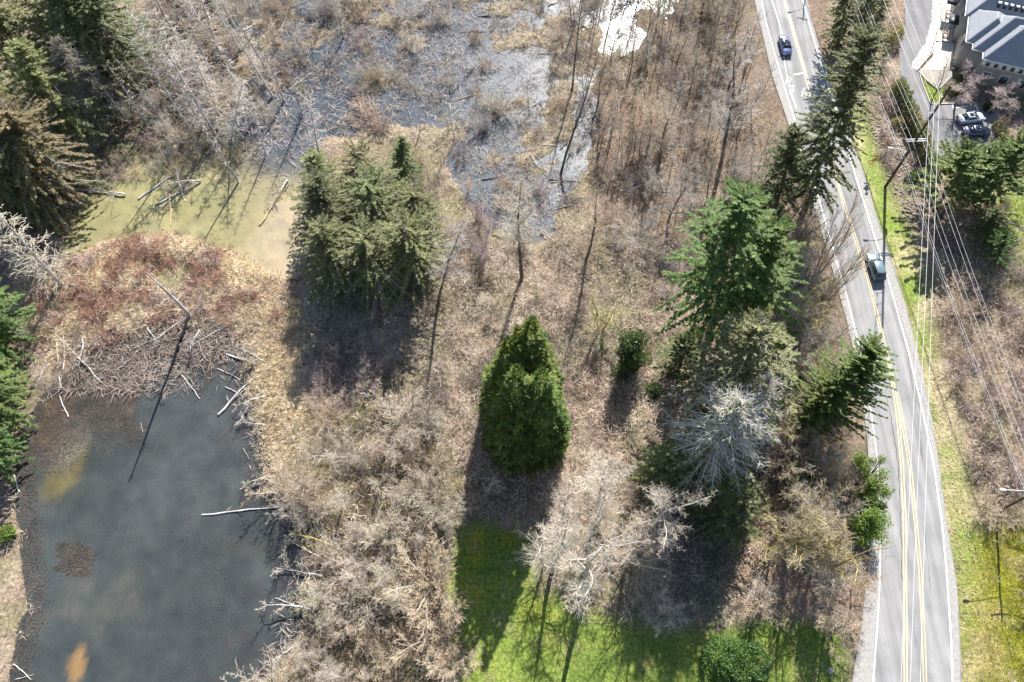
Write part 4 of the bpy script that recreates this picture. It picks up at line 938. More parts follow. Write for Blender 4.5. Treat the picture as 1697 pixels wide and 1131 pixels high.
# ------------------------------------------------------------------ zones of similar plants
_rs = np.random.RandomState(77)
def scatter(poly, n, mind, avoid=None, tries=60):
    P = WA(poly)[:, :2]; lo, hi = P.min(0), P.max(0); out = []
    k = 0
    while len(out) < n and k < n * tries:
        k += 1; p = lo + (hi - lo) * _rs.rand(2)
        if not inpoly(p[0:1], p[1:2], P)[0]: continue
        if avoid is not None and avoid(p): continue
        if out and np.min(np.hypot(*(np.array(out) - p).T)) < mind: continue
        out.append(p)
    return out
clear = lambda p: float(mat_at(m_roadw, *p)) > .1 or float(mat_at(m_lawn, *p)) > .4 or float(mat_at(m_park, *p)) > .2 or float(mat_at(m_verge, *p)) > .5
wet = lambda p: float(mat_at(m_pond, *p)) > .5 or float(mat_at(m_chan, *p)) > .6 or clear(p)
def zone(poly, n, mind, kinds, twigs, barks, h, name, noun, group, avoid=clear, wide=(.85, 1.25), lean=.04):
    for p in scatter(poly, n, mind, avoid):
        ki = int(_rs.randint(len(kinds))); tw = twigs[int(_rs.randint(len(twigs)))]; bk = barks[int(_rs.randint(len(barks)))]
        hh = _rs.uniform(*h); f = (hh - h[0]) / (h[1] - h[0] + 1e-6)
        col = {'pale': 'whitish', 'tan': 'tan', 'grey': 'grey', 'red': 'reddish', 'mauve': 'mauve grey', 'olive': 'mossy olive', 'dark': 'dark', 'orange': 'orange tan'}[tw]
        look = ('low ' if f < .3 else 'tall ' if f > .72 else '') + col + ' bare'
        plant(kinds[ki], int(_rs.randint(9)), tw, bk, np.array((p[0], p[1], zat(p[0], p[1]))), hh, _rs.uniform(0, 6.28), name, 'tree' if 'tree' in name else 'shrub', None, group, (_rs.normal(0, lean), _rs.normal(0, lean)), look, noun, _rs.uniform(*wide))
# tan wood
zone(P_WOOD, 90, 1.9, ['slim', 'alder', 'alder', 'spread'], ['tan', 'pale', 'grey', 'tan', 'pale', 'grey'], ['brown', 'grey', 'grey'], (6, 12), 'bare_tree', 'tree', 'slender trees in the tan wood')
zone(P_WOOD, 24, 2.6, ['willow', 'round'], ['tan', 'mauve', 'grey'], ['grey'], (2.2, 4.0), 'bare_shrub', 'shrub', 'undergrowth shrubs in the tan wood')
# thicket between pond and lawn
zone(P_THICK, 34, 3.2, ['round', 'spread', 'alder', 'round'], ['pale', 'pale', 'tan'], ['pale', 'grey'], (4.2, 7.5), 'bare_tree', 'tree', 'pale trees in the thicket between pond and lawn')
zone(P_THICK, 34, 2.5, ['willow', 'bush', 'round'], ['pale', 'tan', 'olive', 'tan'], ['grey'], (1.6, 3.2), 'bare_shrub', 'shrub', 'shrubs in the thicket between pond and lawn')
# upper left thicket
zone(P_ULEFT, 36, 2.7, ['willow', 'round', 'round'], ['grey', 'mauve', 'grey', 'pale', 'pale'], ['grey', 'dead'], (3.0, 5.0), 'bare_shrub', 'shrub', 'shrubs under the standing dead trees', wet)
# icy marsh
zone(P_MARSH, 66, 2.6, ['willow', 'bush', 'round', 'willow'], ['grey', 'tan', 'mauve', 'olive', 'pale', 'tan'], ['grey', 'dead'], (1.8, 4.2), 'bare_shrub', 'shrub', 'shrubs standing in the icy marsh', lambda p: float(mat_at(m_chan, *p)) > .5)
zone(P_MARSH, 26, 3.5, ['pole', 'deadtree', 'deadtree'], ['grey', 'pale', 'olive'], ['dead', 'brown', 'dead'], (3.0, 8.5), 'dead_snag', 'snag', 'snags standing in the icy marsh', lambda p: float(mat_at(m_chan, *p)) > .5, lean=.22)
# beaver dam
zone(P_DAM, 26, 2.1, ['bush', 'willow'], ['red', 'red', 'tan', 'mauve'], ['brown'], (1.2, 2.2), 'bare_shrub', 'shrub', 'shrubs on the beaver dam', lambda p: float(mat_at(m_pond, *p)) > .5)
# dark wood between the firs and the road
zone(P_RWOOD, 36, 2.3, ['alder', 'alder', 'maple', 'spread'], ['grey', 'tan', 'tan', 'olive', 'pale', 'dark'], ['dark', 'grey', 'mossy'], (6, 11), 'bare_tree', 'tree', 'bare trees left of the road')
zone(P_RWOOD, 26, 2.4, ['round', 'willow', 'bush'], ['grey', 'tan', 'dark', 'olive'], ['grey'], (1.8, 3.6), 'bare_shrub', 'shrub', 'shrubs left of the road')
# brush right of the road
zone(P_RBRUSH, 44, 2.3, ['bush', 'willow', 'willow'], ['tan', 'mauve', 'mauve', 'olive', 'tan', 'dark'], ['brown'], (2.0, 3.6), 'bare_shrub', 'shrub', 'shrubs in the brush right of the road')
zone([(0, 345), (105, 350), (128, 400), (70, 470), (-20, 460)], 10, 2.4, ['willow', 'bush'], ['mauve', 'red'], ['brown'], (1.6, 2.6), 'bare_shrub', 'shrub', 'mauve shrubs left of the green channel')
zone([(515, 520), (560, 500), (700, 520), (690, 620), (560, 690), (500, 640)], 12, 2.8, ['willow', 'round', 'bush'], ['mauve', 'dark', 'mauve'], ['dark'], (2.0, 3.4), 'bare_shrub', 'shrub', 'shrubs in the shadow of the olive conifers')
zone([(690, 250), (770, 300), (800, 340), (790, 440), (720, 460), (700, 380)], 10, 2.6, ['round', 'alder', 'willow'], ['mauve', 'pale', 'tan'], ['grey'], (3, 6.5), 'bare_tree', 'tree', 'bare trees right of the olive conifers')
zone([(800, 380), (1000, 340), (1120, 400), (1140, 520), (1060, 480), (900, 440)], 14, 3.4, ['round', 'willow', 'alder'], ['tan', 'pale', 'grey'], ['grey'], (2.2, 5.0), 'bare_tree', 'tree', 'bare trees between marsh and meadow')
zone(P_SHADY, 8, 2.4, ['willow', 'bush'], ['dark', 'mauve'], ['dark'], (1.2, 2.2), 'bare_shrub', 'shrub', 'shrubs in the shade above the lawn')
zone([(1455, 100), (1485, 130), (1500, 190), (1490, 200), (1460, 180)], 7, 2.2, ['round', 'willow'], ['mauve', 'tan'], ['grey'], (1.8, 3.0), 'bare_shrub', 'shrub', 'bare shrubs left of the driveway')
zone([(890, 800), (1060, 780), (1070, 860), (1000, 1000), (900, 960)], 8, 3.2, ['willow', 'round'], ['pale', 'tan', 'grey'], ['grey'], (2.0, 3.6), 'bare_shrub', 'shrub', 'undergrowth around the pale lawn trees')
zone([(1540, 320), (1690, 330), (1640, 370), (1545, 352)], 9, 1.8, ['bush'], ['red', 'dark', 'tan'], ['brown'], (1.2, 1.8), 'bare_shrub', 'shrub', 'clipped brown shrubs below the car park pines')

zone([(395, 60), (420, 0), (560, -10), (600, 60), (520, 150), (480, 215), (420, 200), (430, 120)], 16, 3.0, ['alder', 'round', 'slim'], ['grey', 'pale', 'tan'], ['dead', 'grey'], (4, 9), 'bare_tree', 'tree', 'grey trees at the head of the marsh', lambda p: False)
zone([(140, 240), (260, 240), (370, 240), (420, 255), (330, 290), (240, 285), (170, 300)], 16, 2.7, ['round', 'willow'], ['tan', 'grey', 'mauve', 'olive'], ['dead'], (2.0, 4.0), 'bare_shrub', 'shrub', 'shrubs standing in the green channel', lambda p: False)
zone([(1130, -60), (1250, -60), (1280, 130), (1200, 160), (1120, 80)], 16, 2.6, ['alder', 'tall', 'slim'], ['grey', 'tan', 'pale'], ['grey', 'dark'], (9, 16), 'bare_tree', 'tree', 'tall trees left of the upper road')
zone([(1290, 215), (1340, 300), (1352, 400), (1310, 420), (1300, 320)], 16, 1.9, ['alder', 'spread'], ['olive', 'tan', 'grey'], ['dark'], (7, 12), 'bare_tree', 'tree', 'bare trees beside the ragged tall fir')
zone([(880, 880), (1060, 800), (1075, 900), (1010, 1000), (900, 960)], 8, 3.4, ['alder', 'spread'], ['pale', 'tan'], ['grey', 'pale'], (7, 12), 'bare_tree', 'tree', 'bare trees around the pale lawn tree')

zone(P_MEADOW, 24, 3.2, ['bush', 'bush', 'willow'], ['tan', 'olive', 'mauve', 'pale'], ['brown'], (1.2, 2.2), 'bare_shrub', 'shrub', 'low shrubs in the brown meadow')
for k, p in enumerate(scatter(P_ULEFT, 22, 3.4, wet)):
    hh = 8 + (k * 7 % 9); plant('whisker' if k % 2 else 'snag', k, 'pale' if k % 3 else 'grey', 'dead', np.array((p[0], p[1], zat(p[0], p[1]))), hh, k * 1.3, 'dead_tree', 'dead tree', None, 'standing dead trees above the green channel', (-.1 + .05 * (k % 4), .04 * (k % 3)), ['short pale', 'slim pale', 'pale twiggy'][k % 3], 'dead tree', 1.2)

zone([(935, -10), (1120, -30), (1070, 100), (960, 145)], 14, 3.0, ['slim', 'alder', 'slim'], ['tan', 'grey', 'dark'], ['dark', 'grey'], (7, 13), 'bare_tree', 'tree', 'trees against the white glare', lambda p: False)

zone(P_MARSH, 30, 3.4, ['round', 'spread', 'alder', 'round'], ['grey', 'pale', 'tan', 'olive', 'grey'], ['dead', 'grey'], (3.5, 6.5), 'bare_tree', 'tree', 'bare trees standing in the icy marsh', lambda p: float(mat_at(m_chan, *p)) > .5)

zone([(1310, 420), (1360, 430), (1390, 530), (1408, 640), (1335, 690), (1300, 560)], 14, 2.0, ['spread', 'alder', 'maple'], ['grey', 'tan', 'olive', 'pale'], ['grey', 'mossy'], (7, 11), 'bare_tree', 'tree', 'bare trees crowding the left road edge')
zone([(1450, 210), (1490, 215), (1520, 280), (1528, 330), (1500, 330), (1470, 270)], 8, 2.2, ['bush', 'willow'], ['tan', 'mauve'], ['brown'], (1.2, 2.0), 'bare_shrub', 'shrub', 'low shrubs on the stony bank')
bare_at('spread', 1, 'olive', 'mossy', (1722, 900), (1790, 800), .4, 'mossy bare tree at the right edge beside the yellow lawn, upper one', cw=8, h=10)
bare_at('maple', 0, 'olive', 'mossy', (1715, 1010), (1770, 930), 1.4, 'mossy bare tree at the right edge beside the yellow lawn, lower one', cw=6.5, h=7)
# ------------------------------------------------------------------ house at the top right
HO = np.array((80.3, 105.8)); HA = math.radians(-19.0)
E1 = np.array((math.cos(HA), math.sin(HA))); E2 = np.array((-math.sin(HA), math.cos(HA)))
def HL(a, b, z): return np.array((*(HO + E1 * a + E2 * b), z))
EAVE, PIT, CELL = 6.0, .92, .3
RECTS = [(0, 0, 30, 9.6), (-1.8, 1.8, 30, 11.4), (-3.0, 3.3, 4.2, 12.0), (-3.6, 9.9, 30, 23.1), (-4.5, 15.0, 3.0, 22.2), (-2.1, 20.1, 30, 36.0)]
house = thing('grey_house', 'large house with a many hipped grey slate roof at the top right corner', 'house')
m_slate = M_plain('grey_slate_shingles', (.235, .245, .27), .7, .25, var=.12, scale=1.5, bump=.3); m_trim = M_plain('white_trim', (.72, .71, .68), .5, .3, var=.05)
m_wall = M_plain('grey_beige_siding', (.30, .285, .265), .8, .2, var=.06); m_glass = M_plain('dark_window_glass', (.03, .04, .05), .1, .6, var=.2); m_dark = M_plain('dark_metal', (.03, .032, .04), .5, .4)
aa = np.arange(-5.1, 30.01, CELL); bb = np.arange(-.6, 36.61, CELL); A_, B_ = np.meshgrid(aa, bb, indexing='ij')
zz = np.full(A_.shape, -1.0)
for a0, b0, a1, b1 in RECTS: zz = np.maximum(zz, np.minimum(np.minimum(A_ - a0, a1 - A_), np.minimum(B_ - b0, b1 - B_)) * PIT)
V = np.stack([HO[0] + E1[0] * A_ + E2[0] * B_, HO[1] + E1[1] * A_ + E2[1] * B_, EAVE + np.maximum(zz, 0)], -1).reshape(-1, 3)
na, nb = A_.shape; F = []
for i in range(na - 1):
    for j in range(nb - 1):
        q = zz[i:i + 2, j:j + 2]
        if q.max() <= 1e-6 or q.min() < -CELL * PIT * 1.01 or (q > -1e-6).sum() < 3: continue
        p00, p10, p11, p01 = i * nb + j, (i + 1) * nb + j, (i + 1) * nb + j + 1, i * nb + j + 1
        if abs(zz[i, j] + zz[i + 1, j + 1] - zz[i + 1, j] - zz[i, j + 1]) < 1e-6 or abs(zz[i, j] - zz[i + 1, j + 1]) > abs(zz[i + 1, j] - zz[i, j + 1]): F += [(p00, p10, p11), (p00, p11, p01)]
        else: F += [(p00, p10, p01), (p10, p11, p01)]
roof = link('roof', raw_mesh('roof', V, None, F, (m_slate,)), house); md = roof.modifiers.new('thickness', 'SOLIDIFY'); md.thickness = .18; md.offset = -1
gw = Geo()
for k, (a0, b0, a1, b1) in enumerate(RECTS):
    i = .42 + k * .004; c = HL((a0 + a1) / 2, (b0 + b1) / 2, EAVE / 2 - .15 - k * .003); gw.box(c, (a1 - a0 - 2 * i, b1 - b0 - 2 * i, EAVE - .1), HA)
link('wall', gw.mesh('wall', m_wall), house)
fr = link('frieze', Geo().box(HL(15, .30, 5.15), (29.3, .2, 1.25), HA).mesh('frieze', m_trim), house)
def hwin(a, b, z, w, h, face, parent=house):
    d = (.09, 0) if face == 'w' else (0, .09)
    sz = (.1, w, h) if face == 'w' else (w, .1, h)
    f = link('window', Geo().box(HL(a, b, z), [s + .22 * (s > .2) for s in sz], HA).mesh('window', m_trim), parent)
    link('pane', Geo().box(HL(a - d[0] * .8, b - d[1] * .8, z), sz, HA).mesh('pane', m_glass), f); return f
for k in range(6): hwin(1.3 + k * 1.35, .17, 5.2, .62, .75, 's')
for a in (2.2, 5.2, 8.2): hwin(a, .38, 2.6, 1.3, 1.5, 's')
for b in (13.0, 16.2, 18.6, 20.8):
    aw = -4.1 if 15.4 < b < 21.8 else -3.2
    hwin(aw, b, 4.4, 1.1, 1.3, 'w'); hwin(aw, b, 1.8, 1.1, 1.4, 'w')
for b in (5.2, 8.2): hwin(-2.62, b, 4.2, 1.2, 1.4, 'w')
for b, zc in ((12.4, 3.1), (17.6, 3.1)):
    aw = link('awning', Geo().box(HL(-5.0 if b > 15 else -4.3, b, zc), (1.7, 2.5, .16), HA).mesh('awning', m_dark), house)
    for s in (-1, 1): link('post', Geo().tubes([HL(-5.6 if b > 15 else -4.9, b + s * 1.1, 0)], [HL(-5.6 if b > 15 else -4.9, b + s * 1.1, zc)], .05, .05, 6).mesh('post', m_trim), aw)
for a in np.arange(1.0, 6.1, 1.0): # row of vents on the rear slope
    z = EAVE + (11.6 - 9.9 + .25 * a * 0) * PIT
    v_ = link('roof_vent', Geo().box(HL(a, 11.9, z + .45), (.45, .45, .9), HA).mesh('roof_vent', m_dark), house); link('cap', Geo().box(HL(a, 11.9, z + .95), (.55, .55, .1), HA).mesh('cap', m_trim), v_)
for a, b in ((5.5, 7.5), (5.6, 8.1), (5.6, 18.4), (5.7, 19.0), (10.5, 7.6)):
    zt = EAVE + max(min(a - r[0], r[2] - a, b - r[1], r[3] - b) for r in RECTS) * PIT
    link('roof_pipe', Geo().tubes([HL(a, b, zt - .2)], [HL(a, b, zt + .45)], .11, .11, 6).mesh('roof_pipe', m_dark), house)
gut = Geo()
for a0, b0, a1, b1 in ((0, 0, 30, 0), (0, 0, 0, 1.8), (-1.8, 1.8, 0, 1.8), (-1.8, 1.8, -1.8, 3.3), (-3, 3.3, -1.8, 3.3), (-3, 3.3, -3, 9.9), (-3.6, 9.9, -3.6, 15), (-4.5, 15, -4.5, 22.2)):
    gut.tubes([HL(a0, b0, EAVE - .02)], [HL(a1, b1, EAVE - .02)], .09, .09, 5)
link('gutter', gut.mesh('gutter', m_trim), house)
# open-framed benches on the pavement
m_bench = M_plain('brown_bench_timber', (.20, .125, .08), .7, .2)
for px, py, lb in ((1570, 29, 'brown open-framed bench on the pale pavement, farther from the car park'), (1565, 61, 'brown open-framed bench on the pale pavement, nearer to the car park')):
    p = W(px, py); be = thing('bench', lb, 'bench', (p[0], p[1], .14), HA + .05, 'benches on the pavement')
    for x in (-.42, .42): link('rail', Geo().box((x, 0, .45), (.13, 2.5, .1)).mesh('rail', m_bench), be)
    for y in (-1.18, 0.35, 1.18): link('slat', Geo().box((0, y, .452), (.72, .14, .1)).mesh('slat', m_bench), be)
    for x in (-.42, .42):
        for y in (-1.1, 1.1): link('leg', Geo().box((x, y, .2), (.1, .1, .4)).mesh('leg', m_bench), be)
# snow heaped along the pavement kerb
rs_ = np.random.RandomState(9)
sp = [p for p in np.stack([rs_.uniform(1505, 1565, 4000), rs_.uniform(-20, 116, 4000)], 1) if inpoly(np.array([p[0]]), np.array([p[1]]), P_SNOW)[0]]
sn = Geo()
for p in sp[:900]:
    c = W(*p); r = rs_.uniform(.15, .6)
    a = np.arange(6) * math.pi / 3 + rs_.rand(); ring = np.stack([np.cos(a) * r * rs_.uniform(.7, 1.2, 6), np.sin(a) * r * rs_.uniform(.7, 1.2, 6), np.zeros(6)], 1)
    V = np.concatenate([ring + (0, 0, -.02), ring * .6 + (0, 0, r * .13), [(0, 0, r * .16)]]) + (c[0], c[1], .02)
    sn.add(V, [(i, (i + 1) % 6, (i + 1) % 6 + 6, i + 6) for i in range(6)], [(i + 6, (i + 1) % 6 + 6, 12) for i in range(6)])
tag(link('snow', sn.mesh('snow', M_plain('old_snow', (.70, .73, .78), .7, .3, var=.06), True)), kind='stuff')

# ------------------------------------------------------------------ cars
m_tyre = M_plain('black_rubber', (.02, .02, .02), .8, .2); m_rim = M_plain('alloy_rim', (.45, .45, .47), .35, .5, .8); m_cglass = M_plain('tinted_car_glass', (.02, .028, .035), .06, .6, var=.1)
m_lamp = M_plain('lamp_glass', (.75, .75, .72), .15, .5, var=.05); m_tail = M_plain('red_lamp_glass', (.35, .02, .02), .2, .5)
def paint(name, col, metal=.35): 
    m = M_plain(name, col, .28, .5, metal, var=.04); m.node_tree.nodes['Principled BSDF'].inputs['Coat Weight'].default_value = .6; return m
def car(name, label, cat, base, yaw, pm, L=4.7, Wd=1.82, roof=1.45, suv=False):
    r = thing(name, label, cat, base, yaw)
    hl, hw = L / 2, Wd / 2
    st = [(-hl, .80, .45, .82), (-hl + .12, .94, .32, .93 if suv else .98), (-hl + .75, 1, .25, 1.05 if suv else 1.04), (-.9, 1, .24, 1.02), (.5, 1, .24, 1.0), (hl - 1.25, 1, .25, .97), (hl - .5, .97, .26, .88), (hl - .12, .88, .32, .74), (hl, .72, .42, .62)]
    V = []; n = 9
    for x, wf, zb, zt in st:
        w = hw * wf
        V += [(x, -w * .9, zb), (x, -w, zb + .2), (x, -w, zt * .72), (x, -w * .95, zt - .05), (x, -w * .80, zt), (x, 0, zt + .03)]
        V += [(x, w * .80, zt), (x, w * .95, zt - .05), (x, w, zt * .72), (x, w, zb + .2), (x, w * .9, zb)]
    m = 11; Q = [(i * m + k, i * m + k + 1, (i + 1) * m + k + 1, (i + 1) * m + k) for i in range(len(st) - 1) for k in range(m - 1)]
    T = []
    for e in (0, len(st) - 1):
        for k in range(1, m - 1): T.append((e * m, e * m + k, e * m + k + 1))
    link('body', Geo().add(V, Q, T).mesh('body', pm, True), r)
    x0, x1, x2, x3 = (-hl + .25, -hl + .6, .35, 1.25) if suv else (-hl + .72, -hl + 1.45, .25, 1.2)
    zb, bw, tw = 1.0, hw * .90, hw * .70
    cab = [(x0, -bw, zb), (x3, -bw, zb - .02), (x3, bw, zb - .02), (x0, bw, zb), (x1, -tw, roof - .04), (x2, -tw, roof - .02), (x2, tw, roof - .02), (x1, tw, roof - .04)]
    def pane(nm, q, off, mt, inset=.08):
        P = np.array([cab[i] for i in q], float); c = P.mean(0); P = c + (P - c) * (1 - inset); nn = nrmz(np.cross(P[1] - P[0], P[2] - P[0])); 
        link(nm, Geo().add(np.concatenate([P + nn * off, P - nn * .02]), [(0, 1, 2, 3), (7, 6, 5, 4), (0, 4, 5, 1), (1, 5, 6, 2), (2, 6, 7, 3), (3, 7, 4, 0)]).mesh(nm, mt), r)
    link('cabin', Geo().add(cab, [(0, 1, 5, 4), (1, 2, 6, 5), (2, 3, 7, 6), (3, 0, 4, 7)]).mesh('cabin', pm), r)
    pane('windscreen', (1, 2, 6, 5), .014, m_cglass); pane('rear_window', (3, 0, 4, 7), .014, m_cglass); pane('side_window', (0, 1, 5, 4), .014, m_cglass, .14); pane('side_window', (2, 3, 7, 6), .014, m_cglass, .14)
    rf = [(x1 - .06, -tw - .02, roof - .05), (x2 + .06, -tw - .02, roof - .03), (x2 + .06, tw + .02, roof - .03), (x1 - .06, tw + .02, roof - .05), (x1 + .1, -tw * .8, roof + .03), (x2 - .15, -tw * .8, roof + .04), (x2 - .15, tw * .8, roof + .04), (x1 + .1, tw * .8, roof + .03)]
    link('roof', Geo().add(rf, [(4, 5, 6, 7), (0, 1, 5, 4), (1, 2, 6, 5), (2, 3, 7, 6), (3, 0, 4, 7), (3, 2, 1, 0)]).mesh('roof', pm), r)
    if not suv: link('sunroof', Geo().box((x1 + .62, 0, roof + .046), (.7, tw * 1.2, .02)).mesh('sunroof', m_cglass), r)
    wh = wheel_mesh()
    for sx in (-1.38, 1.42):
        for sy in (-1, 1):
            w = link('wheel', None, r, (sx * L / 4.7, sy * (hw - .1), .33)); link('tyre', wh[0], w); link('rim', wh[1], w, rz=0 if sy > 0 else math.pi)
    for sy in (-1, 1):
        link('headlight', Geo().box((hl - .20, sy * hw * .66, .68), (.3, .4, .13)).mesh('headlight', m_lamp), r)
        link('tail_light', Geo().box((-hl + .07, sy * hw * .66, .82), (.16, .42, .14)).mesh('tail_light', m_tail), r)
        link('mirror', Geo().box((.85, sy * (hw + .07), 1.02), (.14, .2, .13)).mesh('mirror', pm), r)
    return r
_wm = []
def wheel_mesh():
    if not _wm:
        k = 14; a = np.arange(k) * 2 * math.pi / k; g = Geo(); V = []
        for R_, y in ((.24, -.11), (.33, -.10), (.33, .10), (.24, .11)): V += [(R_ * math.cos(t), y, R_ * math.sin(t)) for t in a]
        g.add(V, [(i * k + j, i * k + (j + 1) % k, (i + 1) * k + (j + 1) % k, (i + 1) * k + j) for i in range(3) for j in range(k)]); _wm.append(g.mesh('tyre', m_tyre, True))
        g = Geo(); V = [(0, .09, 0)] + [(.245 * math.cos(t), .10, .245 * math.sin(t)) for t in a]; g.add(V, None, [(0, j + 1, (j + 1) % k + 1) for j in range(k)])
        V = [(0, -.09, 0)] + [(.245 * math.cos(t), -.10, .245 * math.sin(t)) for t in a]; g.add(V, None, [(0, (j + 1) % k + 1, j + 1) for j in range(k)]); _wm.append(g.mesh('rim', m_rim))
    return _wm
def road_dir(px, py):
    a = W(xof(Y_LEFT, py + 12), py + 12); b = W(xof(Y_LEFT, py - 12), py - 12); return math.atan2(b[1] - a[1], b[0] - a[0])
p = W(1606, 200); car('parked_car', 'silver sedan parked in the shaded end of the car park', 'car', (p[0], p[1], 0), math.radians(10), paint('silver_paint', (.58, .62, .68), .3))
p = W(1616, 222); car('parked_car', 'dark navy car parked beside the silver sedan', 'car', (p[0], p[1], 0), math.radians(2), paint('navy_paint', (.035, .055, .11)), L=4.6)
p = W(1300, 80); car('driven_car', 'blue car driving on the road at the top, beside the bicycle marking', 'car', (p[0], p[1], .01), road_dir(1300, 80) + math.pi, paint('blue_paint', (.09, .12, .24)))
p = W(1449, 446); car('driven_car', 'grey teal estate car driving on the road under the pole shadow', 'car', (p[0], p[1], .01), road_dir(1449, 446), paint('teal_grey_paint', (.16, .22, .25)), L=4.9, Wd=1.95, roof=1.7, suv=True)

# ------------------------------------------------------------------ poles, lamps, wires
m_pole = M_plain('tarred_pole_wood', (.085, .06, .045), .85, .15, var=.2, scale=1.2); m_arm = M_plain('weathered_crossarm', (.70, .68, .65), .7, .2); m_alu = M_plain('bare_aluminium', (.78, .78, .78), .35, .6, .0, var=.04); m_ins = M_plain('porcelain', (.6, .6, .62), .3, .5)
m_wire = M_plain('glint_toned_aluminium_wire', (.66, .66, .66), .4, .5, 0.0, var=.03); m_cable = M_plain('black_cable', (.10, .10, .105), .6, .3)  # aluminium wire colour is lightened to carry the sun glint
def pole(label, x, y, h, arms, lamp=None, top3=False, r=.19):
    o = thing('utility_pole', label, 'utility pole', (x, y, 0))
    link('shaft', Geo().tubes([(0, 0, -.3), (0, 0, h * .5)], [(0, 0, h * .5), (0, 0, h)], [r, r * .82], [r * .82, r * .62], 10).mesh('shaft', m_pole, True), o)
    for z, half, yaw, dbl in arms:
        c, s = math.cos(yaw), math.sin(yaw)
        for d in ((-.2, .2) if dbl else (.18,)):
            a = link('crossarm', Geo().box((-s * d, c * d, z), (half * 2, .11, .13), yaw).mesh('crossarm', m_arm), o)
        for t in (-.95, -.45, .5, .95):
            q = (c * half * t, s * half * t, z + .07); link('insulator', Geo().tubes([q], [(q[0], q[1], z + .30)], .06, .035, 6).mesh('insulator', m_ins), o)
    if top3:
        for z, xo in top3:
            br = link('bracket', Geo().tubes([(0, 0, z - .15)], [(xo, 0, z)], .05, .04, 5).mesh('bracket', m_alu), o); link('insulator', Geo().tubes([(xo, 0, z)], [(xo, 0, z + .4)], .08, .05, 6).mesh('insulator', m_ins), br)
    if lamp:
        z, dx, dy = lamp; n = 6; P = [np.array((dx * t, dy * t, z + .5 * math.sin(t * 1.5))) for t in np.linspace(0, 1, n)]
        la = link('lamp_arm', Geo().tubes(P[:-1], P[1:], .045, .04, 6).mesh('lamp_arm', m_alu), o)
        e = P[-1]; ang = math.atan2(dy, dx)
        link('lamp_head', Geo().box((e[0] + math.cos(ang) * .3, e[1] + math.sin(ang) * .3, e[2]), (.8, .32, .16), ang, taper=.75).mesh('lamp_head', m_lamp), la)
    tr = link('transformer', Geo().tubes([(.32, .1, h * .32)], [(.32, .1, h * .32 + .8)], .22, .22, 10).mesh('transformer', m_alu, True), o) if top3 else None
    return o
PA, PB, PC_ = (61.3, 83.2), (64.2, 29.0), (57.6, 136.0)
T3 = [(17.0, -.9), (18.6, -.9), (20.2, -.9)]
pole('tall dark wooden utility pole with double pale crossarms beside the verge', *PA, 21.9, [(11.1, 1.6, math.radians(2), True)], (8.6, -2.6, .2), T3, .24)
pole('utility pole with street lamp at the lower right edge', *PB, 11.6, [(11.0, 1.3, .1, False)], (9.0, -4.0, .1), None, .17)
pole('utility pole beyond the top edge whose crossed shadow falls on the road', *PC_, 11.5, [(11.2, 1.1, -.35, False)], (8.6, -2.6, -.6), None, .17)
def wire(label, pts, sag, rad, m=m_wire, group='power lines'):
    P = []
    for a, b, s in zip(pts[:-1], pts[1:], sag):
        a, b = np.array(a, float), np.array(b, float); t = np.linspace(0, 1, 17)[:, None]
        q = a + (b - a) * t; q[:, 2] -= (4 * s * t * (1 - t))[:, 0]; P.append(q if not P else q[1:])
    P = np.concatenate(P)
    o = tag(link('power_line', Geo().tubes(P[:-1], P[1:], rad, rad, 5).mesh('power_line', m)), label, 'wire', group)
for k, ((z, xo), far, near, nm) in enumerate(zip(T3, [(1399, -175), (1418, -175), (1444, -160)], [(1448, 2000), (1470, 2000), (1492, 2000)], ['leftmost', 'middle', 'rightmost'])):
    A = (PA[0] + xo, PA[1], z + .42); v = W(*far, z + 1)
    # downhill span runs on over the road past the bottom edge
    tgt = W([1480, 1495, 1511][k], 1131, z - 2.0); dv = (np.array(tgt) - np.array(A)) * np.array((1, 1, 0)); e = np.array(A) + dv * 1.5
    wire(f'high bright power line running down the road, {nm} of three at the bottom edge', [v, A, e], [.5, .6], .02)
for k, t in enumerate((-.95, -.45, .5, .95)):
    nm = ['leftmost', 'second', 'third', 'rightmost'][k]
    A = (PA[0] + 1.6 * t, PA[1], 11.42); B = (PB[0] + 1.3 * t, PB[1], 11.3); c, s = math.cos(-.35), math.sin(-.35); Cc = (PC_[0] + 1.1 * t * c, PC_[1] + 1.1 * t * s, 11.5)
    wire(f'lower power line on the pale crossarm insulators, {nm} of four along the arm', [Cc, A, B], [.7, .8], .016)
for k, (z, xo) in enumerate(((7.6, -.3), (7.1, -.32), (6.6, -.3))):
    wire('low telephone cable on the utility poles, ' + ['upper', 'middle', 'lowest'][k] + ' of three', [(PC_[0], PC_[1], z), (PA[0] + xo, PA[1], z), (PB[0], PB[1], z)], [.8, .8], .017 if k < 2 else .045, m_wire if k < 2 else m_cable, 'telephone cables')
